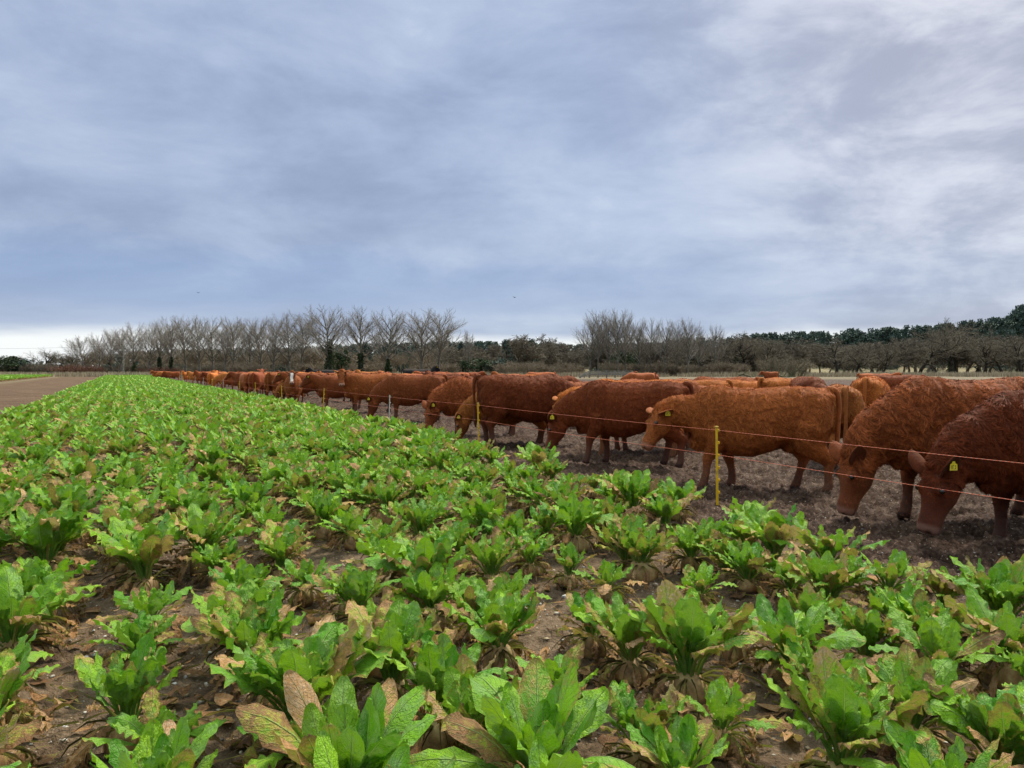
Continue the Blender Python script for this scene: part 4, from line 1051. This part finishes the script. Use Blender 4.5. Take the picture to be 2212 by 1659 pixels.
def cow_meshes(key, **kw):
    if key not in CM:
        G = cow_geometry(**kw)
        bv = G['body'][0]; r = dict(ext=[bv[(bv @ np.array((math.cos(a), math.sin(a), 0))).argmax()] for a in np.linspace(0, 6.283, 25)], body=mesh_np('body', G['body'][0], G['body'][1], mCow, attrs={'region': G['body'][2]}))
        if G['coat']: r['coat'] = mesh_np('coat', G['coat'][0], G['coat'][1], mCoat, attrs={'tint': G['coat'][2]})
        es = []
        for e in G['eyes']:
            v, f = sphere((0, 0, 0), (.024, .024, .024), 10); es.append(([tuple(q + e) for q in v], f))
        r['eyes'] = []
        for v, f in es:
            m_ = bpy.data.meshes.new('eye'); m_.from_pydata(v, [], f); m_.materials.append(mEye)
            m_.polygons.foreach_set('use_smooth', [True] * len(m_.polygons)); r['eyes'].append(m_)
        r['tags'] = []
        for sg, tpos in zip((1, -1), G['tags']):
            hs, hu, hd = G['hs'], G['hu'], G['hd']
            dn = np.array((0, 0, -1.)); fc = hs * sg * .8 + hd * .5; fc[2] = 0; fc /= np.linalg.norm(fc); sd = np.cross(fc, dn)
            o2 = [(-.030, 0), (.030, 0), (.034, .05), (-.034, .05), (0, 0)]
            prof = [(-.012, -.022), (.012, -.022), (.016, -.004), (.030, .0), (.034, .052), (-.034, .052), (-.030, .0), (-.016, -.004)]
            vv = [tuple(tpos + fc * .030 + sd * a + dn * b + fc * q) for q in (-.0015, .0015) for a, b in prof]
            n_ = len(prof); ff = [tuple(range(n_))[::-1], tuple(range(n_, 2 * n_))] + [(i, (i + 1) % n_, n_ + (i + 1) % n_, n_ + i) for i in range(n_)]
            # printed digits as thin raised marks on both faces
            base_ = 2 * n_
            for q in (-.0027, .0027):
                for (a0, a1, b0, b1) in ((-.020, -.015, .010, .040), (-.010, .002, .010, .014), (-.010, -.006, .014, .040), (.008, .020, .012, .016), (.016, .020, .016, .040), (.008, .0159, .036, .040)):
                    vv += [tuple(tpos + fc * .030 + sd * a + dn * b + fc * q) for a, b in ((a0, b0), (a1, b0), (a1, b1), (a0, b1))]
                    ff.append((base_, base_ + 1, base_ + 2, base_ + 3)); base_ += 4
            m_ = bpy.data.meshes.new('ear_tag'); m_.from_pydata(vv, [], ff); m_.materials.append(mTagY); m_.materials.append(mTagK)
            for i_, p_ in enumerate(m_.polygons): p_.material_index = 1 if i_ >= n_ + 2 else 0
            r['tags'].append(m_)
        CM[key] = r
    return CM[key]
GING = (.43, .135, .030); RED = (.27, .066, .018); BROWN = (.175, .037, .010); DARK = (.125, .024, .006); TAN = (.39, .105, .025); BLACK = (.012, .012, .014); ORG = (.54, .155, .030)
def place_cow(key, px, d, ang, col, label, scale=1.0, tags=(0, 1), group='red-brown cattle behind the electric fence', eyes=True, zoff=-.015, **kw):
    m_ = cow_meshes(key, **kw); x_, y_ = at(px, d)
    for _ in range(2):                       # keep every muzzle on the cattle's side of the wires
        ca, sa = math.cos(R(ang)), math.sin(R(ang)); o_ = min((x_ + scale * (q[0] * ca - q[1] * sa)) * N[0] + (y_ + scale * (q[0] * sa + q[1] * ca)) * N[1] for q in m_['ext'])
        if o_ < FENCE + .10 and d < 110: x_ += N[0] * (FENCE + .10 - o_); y_ += N[1] * (FENCE + .10 - o_)
    simple = d > 62
    zc_ = GH(x_, y_) if d < 90 else 0
    if simple:
        o = link('cow', m_['body']); o.location = (x_, y_, zc_ + zoff); o.rotation_euler = (0, 0, R(ang)); o.scale = (scale,) * 3; o.color = (*col, 1)
        return tag(o, label, 'cow', group)
    o = empty('cow', (x_, y_, zc_ + zoff), R(ang), scale)
    b = link('body', m_['body'], o); b.color = (*(up(col, .72) if m_.get('coat') else col), 1)  # shade painted into the body colour: darker gaps between the coat hairs
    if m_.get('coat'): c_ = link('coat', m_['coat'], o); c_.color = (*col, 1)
    for e in m_['eyes']: link('eye', e, o)
    for t in tags: link('ear_tag', m_['tags'][t], o)
    return tag(o, label, 'cow', group)
def up(col, k): return tuple(v * k for v in col)
# the near cattle, one by one
FN = dict(voxel=.021)
place_cow('c1', 2310, 7.0, 184, DARK, 'dark brown cow at the right edge, grazing head down with yellow ear tag', 1.08, pose='low', fur=70000, seed=1, curl=.6, **FN)
place_cow('c2', 2100, 8.2, 187, up(RED, 1.0), 'big curly red-brown cow with head in the beet leaves, second from right edge', 1.12, tags=(1,), pose='graze', fur=80000, seed=2, curl=1.0, fat=1.03, **FN)
place_cow('c3', 1632, 10.3, 163, up(TAN, .95), 'light ginger-brown cow walking behind the nearest yellow post, yellow tag in ear', 1.03, pose='half', fur=70000, seed=3, curl=.3, walk=.17, blaze=False, fat=1.03, tailswing=.05, **FN)
place_cow('c4', 1335, 12.6, 163, up(BROWN, 1.15), 'dark red cow grazing left of the light ginger one, smooth side towards the fence', 1.02, pose='low', fur=55000, seed=4, curl=.15, walk=.12, **FN)
place_cow('c5', 1370, 14.2, 170, up(ORG, .95), 'ginger cow with curly face and yellow tag, hidden behind the dark red one', 1.06, tags=(0,), pose='half', fur=40000, seed=5, curl=.6, voxel=.024)
place_cow('c6', 1130, 15.8, 12, up(BROWN, 1.05), 'dark curly cow facing away to the right, right of the curly ginger calf', 1.08, pose='graze_l', fur=34000, seed=6, curl=.9, fat=1.1, voxel=.024)
place_cow('c7', 1030, 16.3, 186, up(GING, .85), 'small curly-coated ginger cow grazing behind the second yellow post', .93, pose='graze', fur=34000, seed=7, curl=1.0, voxel=.024)
place_cow('c8', 1040, 18.6, 186, up(RED, 1.1), 'curly red cow with bowed neck, its orange back behind the small ginger one', 1.08, pose='graze_l', fur=30000, seed=8, curl=1.0, voxel=.024)
place_cow('c9', 893, 23.6, 182, up(RED, .95), 'brown cow head down by the white post, tail hanging, ear tagged', 1.06, pose='graze', fur=16000, seed=9, voxel=.028)
place_cow('c10', 797, 28.5, 202, up(TAN, .95), 'ginger-brown cow staring at the camera, pink muzzle and two ear tags', 1.06, pose='look_l', fur=14000, seed=10, voxel=.022, pinknose=True, fat=1.05)
place_cow('c11', 715, 31, 192, up(RED, 1.0), 'brown cow in profile looking left, beside the staring ginger one', 1.04, pose='level', fur=8000, seed=11, voxel=.028)
place_cow('c12', 626, 34.5, 283, up(TAN, .85), 'brown cow with white blaze facing the camera, behind the leaning yellow post', 1.06, tags=(), pose='up', fur=9000, seed=12, voxel=.022, blaze=True, pinknose=True)
place_cow('c13', 588, 36.5, 240, up(GING, .8), 'small ginger calf grazing just left of the white faced cow', .80, pose='graze', fur=5000, seed=13, voxel=.03, calf=True)
place_cow('c14', 662, 36.5, 186, up(RED, 1.1), 'red cow standing side-on right behind the white faced cow', 1.05, pose='level', fur=5000, seed=11, voxel=.028)
place_cow('c15', 556, 38.5, 78, up(TAN, .85), 'tan cow seen from behind, left of the small ginger calf', 1.08, pose='graze', fur=6000, seed=15, voxel=.03)
place_cow('c16', 532, 43.5, 95, up(BROWN, 1.3), 'dark cow rump seen from behind, left of the tan rump', 1.06, pose='up', fur=0, seed=16, voxel=.034)
place_cow('c17', 508, 46, 120, up(RED, 1.1), 'reddish cow seen from behind at an angle, beyond the yellow post pair', 1.06, pose='graze', fur=0, seed=15, voxel=.03)
# generic ones for the herd behind (shared meshes)
def gm(i, far=False):
    P_ = ['graze', 'level', 'up', 'low', 'graze_r', 'look_r', 'half', 'graze_l'][i % 8]
    if far: return ('f%d' % (i % 8), dict(pose=P_, voxel=.045, fur=0, seed=i % 8))
    return ('g%d' % (i % 8), dict(pose=P_, voxel=.030, fur=12000, seed=i % 8, walk=.06 * (i % 3)))
row = [  # px, d, heading, colour, mesh, label
 (492, 52, 170, BROWN, 1, 'brown cow standing broadside before the distant line of rumps'), (470, 55, 205, RED, 0, 'red cow with lowered head beside the nearer white post'),
 (452, 60, 200, GING, 3, 'ginger cow by the small yellow post between white posts'), (436, 64, 95, ORG, 2, 'orange-brown rump farther along the fence'), (428, 70, 200, BROWN, 1, 'dark brown cow at the fence beyond the white posts'),
 (416, 76, 190, RED, 2, 'red cow head raised near the far end of the fence'), (405, 84, 205, GING, 5, 'ginger cow near the far yellow posts'), (396, 92, 260, ORG, 2, 'orange cow facing the camera at the far end of the fence'),
 (374, 112, 200, RED, 1, 'distant red cow standing apart left of the fence end'), (366, 118, 180, BROWN, 0, 'distant dark cow in the gap left of the fence end'), (354, 128, 190, GING, 3, 'tiny ginger cow in the far left group'),
 (346, 134, 200, RED, 1, 'tiny red cow second from left in the far group'), (338, 140, 170, GING, 2, 'tiny leftmost cow of the herd by the hedge'),
 (1420, 15.2, 8, up(RED, 1.2), 6, 'red cow turned away behind the dark red one, only rump and tail showing'), (1490, 19.0, 160, up(ORG, .9), 3, 'ginger back behind the walking ginger cow'),
 (1560, 21.5, 150, up(RED, 1.2), 0, 'reddish back to the left of the pale backs behind'), (1630, 20.5, 170, up(ORG, 1.0), 4, 'long pale orange back behind the walking ginger cow'),
 (1712, 19.5, 20, up(ORG, .9), 0, 'ginger back just left of the rump seen from behind'), (1745, 18.5, 262, up(BROWN, 1.0), 6, 'dark faced cow peering over the ginger rump'),
 (1815, 12.9, 72, up(GING, .9), 0, 'ginger cow seen from behind, right of the walking ginger one'), (1880, 15.5, 60, up(ORG, .95), 4, 'pale ginger cow beyond the one seen from behind'),
 (1665, 97, 185, RED, 1, 'lone dark red cow far off before the fallen bare shrub'), (1893, 44, 350, up(RED, 1.15), 1, 'lone red cow side-on above the big curly back'), (1930, 27, 170, up(BROWN, 1.3), 3, 'dark brown back just above the big curly cow'),
 (1382, 46, 195, up(RED, 1.1), 4, 'red cow with head over its flank standing above the ginger back'), (1398, 49, 215, up(BROWN, 1.3), 2, 'dark red cow behind the pair above the ginger back'),
 (700, 60, 185, BLACK, 2, 'black cow standing behind the red herd, tail raised'), (722, 57, 8, BLACK, 0, 'black cow with lower back just in front of the other black one'), (905, 54, 5, BLACK, 2, 'black cow right of centre of the herd, head to the right'),
 (860, 41, 185, up(RED, 1.1), 5, 'red cow with pricked ears behind the brown cow at the white post'), (955, 36, 190, BROWN, 4, 'dark brown cow with ears showing above the curly backs'), (1010, 56, 20, up(BROWN, 1.2), 1, 'dark red cow far behind the curly orange back'), 
 (985, 50, 205, up(RED, 1.1), 6, 'red cow behind the dark eared one'), (1200, 30, 12, up(BROWN, 1.25), 3, 'dark red cow behind the dark curly one turned away'), (1165, 48, 190, up(RED, 1.2), 0, 'thin line of a red back over the dark curly cow'),
 (1255, 21.5, 20, up(RED, 1.15), 6, 'red back with dropped head between the ginger back and the dark curly cow'), (1120, 25, 200, up(ORG, .9), 3, 'bright orange back behind the dark curly cow turned away'),
 (965, 29, 150, up(BROWN, 1.25), 5, 'dark brown cow with raised head behind the curly red neck'), (842, 34, 30, up(GING, .9), 0, 'ginger cow angled away between the staring cow and the white post'), (770, 38, 160, up(RED, 1.1), 7, 'red cow standing close behind the staring ginger cow'),
 (935, 52, 175, up(RED, 1.2), 1, 'red cow just right of the central black cow')]
for px, d, an, col, i, lb in row:
    key, kw = gm(i, d > 40)
    place_cow(key, px, d, an, col if isinstance(col, tuple) else col, lb, .98 + .1 * random.Random(px).random() + (.18 if col is BLACK else 0), **kw)
# the rest of the herd, mostly backs showing over the nearer animals
rc = random.Random(21); taken = [(o.location.x, o.location.y) for o in COL.objects if o.name.startswith('cow') and 'label' in o.keys()]
cols = [GING, RED, BROWN, ORG, RED, up(BROWN, 1.3), TAN, up(RED, 1.2)]; cnt = 0
names = ['ginger', 'red', 'dark brown', 'orange', 'red', 'dark red', 'tan', 'bright red']
for _ in range(6000):
    if cnt >= 62: break
    al = rc.uniform(14, 100) ** 1.0; of = FENCE + rc.uniform(1.9, 9.5 if al > 30 else 13) if rc.random() < .85 else FENCE + rc.uniform(10, 20)
    x_, y_ = N * of + U * al
    px = 1106 + F * x_ / y_
    if px > 1290 and y_ < 30: continue
    if y_ < 24 or px > 1250: continue
    if min(math.hypot(x_ - a, y_ - b) for a, b in taken) < (1.75 if y_ < 60 else 1.6): continue
    if 585 < px < 660 and y_ < 34: continue
    if of < FENCE + 3.2 and y_ < 36: continue
    taken.append((x_, y_)); i = rc.randrange(8); ci = rc.randrange(8)
    an = rc.choice([205, 200, 190, 185, 170, 20, 0, 215, 95]) + rc.uniform(-12, 12)
    key, kw = gm(i, y_ > 34)
    where = 'at the fence far down the line' if of < FENCE + 3.5 else ('in the packed middle of the herd' if px < 800 else 'among backs right of the staring cow')
    place_cow(key, px, y_, an, up(cols[ci], rc.uniform(.85, 1.15)), '%s cow partly hidden %s' % (names[ci], where), rc.uniform(.96, 1.08), **kw); cnt += 1
print('herd', cnt)
# ------------------------------------------------------------------ footbridge, pole, birds
mTimber, g = material('weathered_timber'); n_ = g.noise(g.n('ShaderNodeTexCoord').outputs['Object'], 3, 4, .6); finish(g, g.ramp(n_, [(.3, (.13, .12, .10)), (.7, (.30, .28, .24))]), .85, None, spec=.2)
bx_, by_ = at(1274, 150); br = empty('footbridge', (bx_, by_, 0), R(-3))
def rail(bm):
    for side in (0, 1.6):
        for i in range(6): box(bm, i * 1.66 - .06, i * 1.66 + .06, side - .06, side + .06, .0, 1.46)
def handrail(bm):
    for side in (0, 1.6):
        for zz in (1.36, 1.12, .98): box(bm, .061, 8.3, side - .03, side + .03, zz, zz + .09)
def deck(bm): box(bm, -.1, 8.5, .065, 1.53, .80, .90); box(bm, -.1, 8.5, .07, .15, .62, .799); box(bm, -.1, 8.5, 1.4, 1.48, .62, .799)
def ramp(bm):
    for side in (0, 1.6):
        for t in (0.0, .5, 1.0):
            x_ = -2.0 + 1.9 * t; zt = .35 + 1.1 * t; box(bm, x_ - .05, x_ + .05, side - 1.6 * (1 - t) * .4 - .05, side - 1.6 * (1 - t) * .4 + .05, 0, zt)
    for side in (0, 1.6):
        for off_ in (0, -.28, -.5):
            a = Vector((-2.05, side - .64, .32 + off_ * .5)); b = Vector((-.08, side, 1.43 + off_)); d_ = (b - a)
            r_ = bmesh.ops.create_cube(bm, size=1.0)['verts']; q = d_.to_track_quat('X', 'Z').to_matrix()
            for v in r_: v.co = (a + b) / 2 + q @ Vector((v.co.x * d_.length, v.co.y * .06, v.co.z * .09))
    for k in range(5):
        t = k / 5; box(bm, -2.0 + 1.9 * t, -2.0 + 1.9 * (t + .19), -.5 + .5 * t, 1.0 + .5 * t, .02 + .8 * t, .10 + .8 * t)
link('posts', bm_mesh('posts', rail, mTimber), br); link('handrail', bm_mesh('handrail', handrail, mTimber), br); link('deck', bm_mesh('deck', deck, mTimber), br); link('ramp', bm_mesh('ramp', ramp, mTimber), br)
tag(br, 'grey wooden footbridge with handrails and sloping ramp at the scrub edge', 'footbridge')
px_, py__ = at(267, 200); up_ = empty('utility_pole', (px_, py__, 0))
V, Fc = tubes([(0, 0, 0)], [(0, 0, 8.1)], [.19], [.13], 8); link('pole', mesh_np('pole', V, Fc, mTimber), up_)
link('crossarm', bm_mesh('crossarm', lambda bm: box(bm, -.7, .7, -.22, -.10, 7.6, 7.75), mTimber), up_)
for q in (-.6, .6):
    V, Fc = tubes([(q, -.16, 7.751)], [(q, -.16, 7.95)], [.06], [.05], 6); link('insulator', mesh_np('insulator', V, Fc, mWht), up_)
tag(up_, 'slim wooden utility pole standing in front of the left poplars', 'utility pole')
mCable, g = material('cable'); finish(g, (.06, .06, .07), .6)
P_ = [np.array((px_ - .6 - 70 * t, py__ - .16 + 4 * t, 7.97 - 3.2 * t * (1 - t))) for t in np.linspace(0, 1, 18)]
V, Fc = tubes(P_[:-1], P_[1:], np.full(17, .018), np.full(17, .018), 4); tag(link('power_cable', mesh_np('power_cable', V, Fc, mCable)), 'thin dark power cable sagging left from the utility pole', 'cable')
# fallen mossy limbs under the shrub beside the lone far cow
for k, (px, d, lb) in enumerate([(1640, 168, 'dark fallen limb lying left of the lone far cow'), (1712, 164, 'tangle of mossy fallen branches right of the lone far cow')]):
    spec = [(10, .05, 1.0, .03, .22, 8, .35, .5), (7, .1, .8, .04, .25, 4, .5, .5), (0, 0, 0, .02, .2, 3, 0, 0)]
    sg_, br_, rn_ = grow_tree(900 + k, spec); br_(Vector((-4.5, 0, .5)), Vector((1, 0, .05)), 0, 9.0, .22)
    o = empty('fallen_tree', (*at(px, d), 0), k * .4)
    for q, nm in ((0, 'trunk'), (1, 'branches')):
        s_ = sg_[q]; link(nm, mesh_np(nm, *tubes([tuple(a[0]) for a in s_], [tuple(a[1]) for a in s_], [max(a[2], .03) for a in s_], [max(a[3], .02) for a in s_], 4), mDeadW), o)
    tag(o, lb, 'fallen tree')
mBird, g = material('bird_feathers'); finish(g, (.02, .02, .02), .7)
def bird(bm):
    V_ = [(-.28, 0, 0), (.22, 0, .02), (0, 0, .06), (0, .05, 0), (0, -.05, 0), (0, 0, -.05), (-.06, .55, .16), (.04, .30, .13), (-.10, .30, .12), (-.06, -.55, .16), (.04, -.30, .13), (-.10, -.30, .12), (.08, .04, .02), (-.12, .04, .02), (.08, -.04, .02), (-.12, -.04, .02), (-.02, .3, .10), (-.02, -.3, .10)]
    vs = [bm.verts.new(v) for v in V_]
    for f in ((0, 3, 2), (0, 2, 4), (1, 2, 3), (1, 4, 2), (0, 5, 3), (0, 4, 5), (1, 3, 5), (1, 5, 4), (12, 7, 8, 13), (7, 6, 8), (14, 15, 11, 10), (10, 11, 9), (12, 16, 7), (13, 8, 16), (12, 13, 16), (14, 10, 17), (15, 17, 11), (14, 17, 15)):
        bm.faces.new([vs[i] for i in f])
bme = bm_mesh('bird', bird, mBird)
for px, pyy, d, lb in ((1112, 643, 130, 'tiny dark bird flying left of the sky gap'), (430, 633, 140, 'tiny dark bird in the sky over the left poplars')):
    o = link('bird', bme); o.location = ((px - 1106) / F * d, d, EYE + (HORIZ - pyy) / F * d); o.rotation_euler = (0, .1, px * .7); tag(o, lb, 'bird', 'birds far off in the sky')
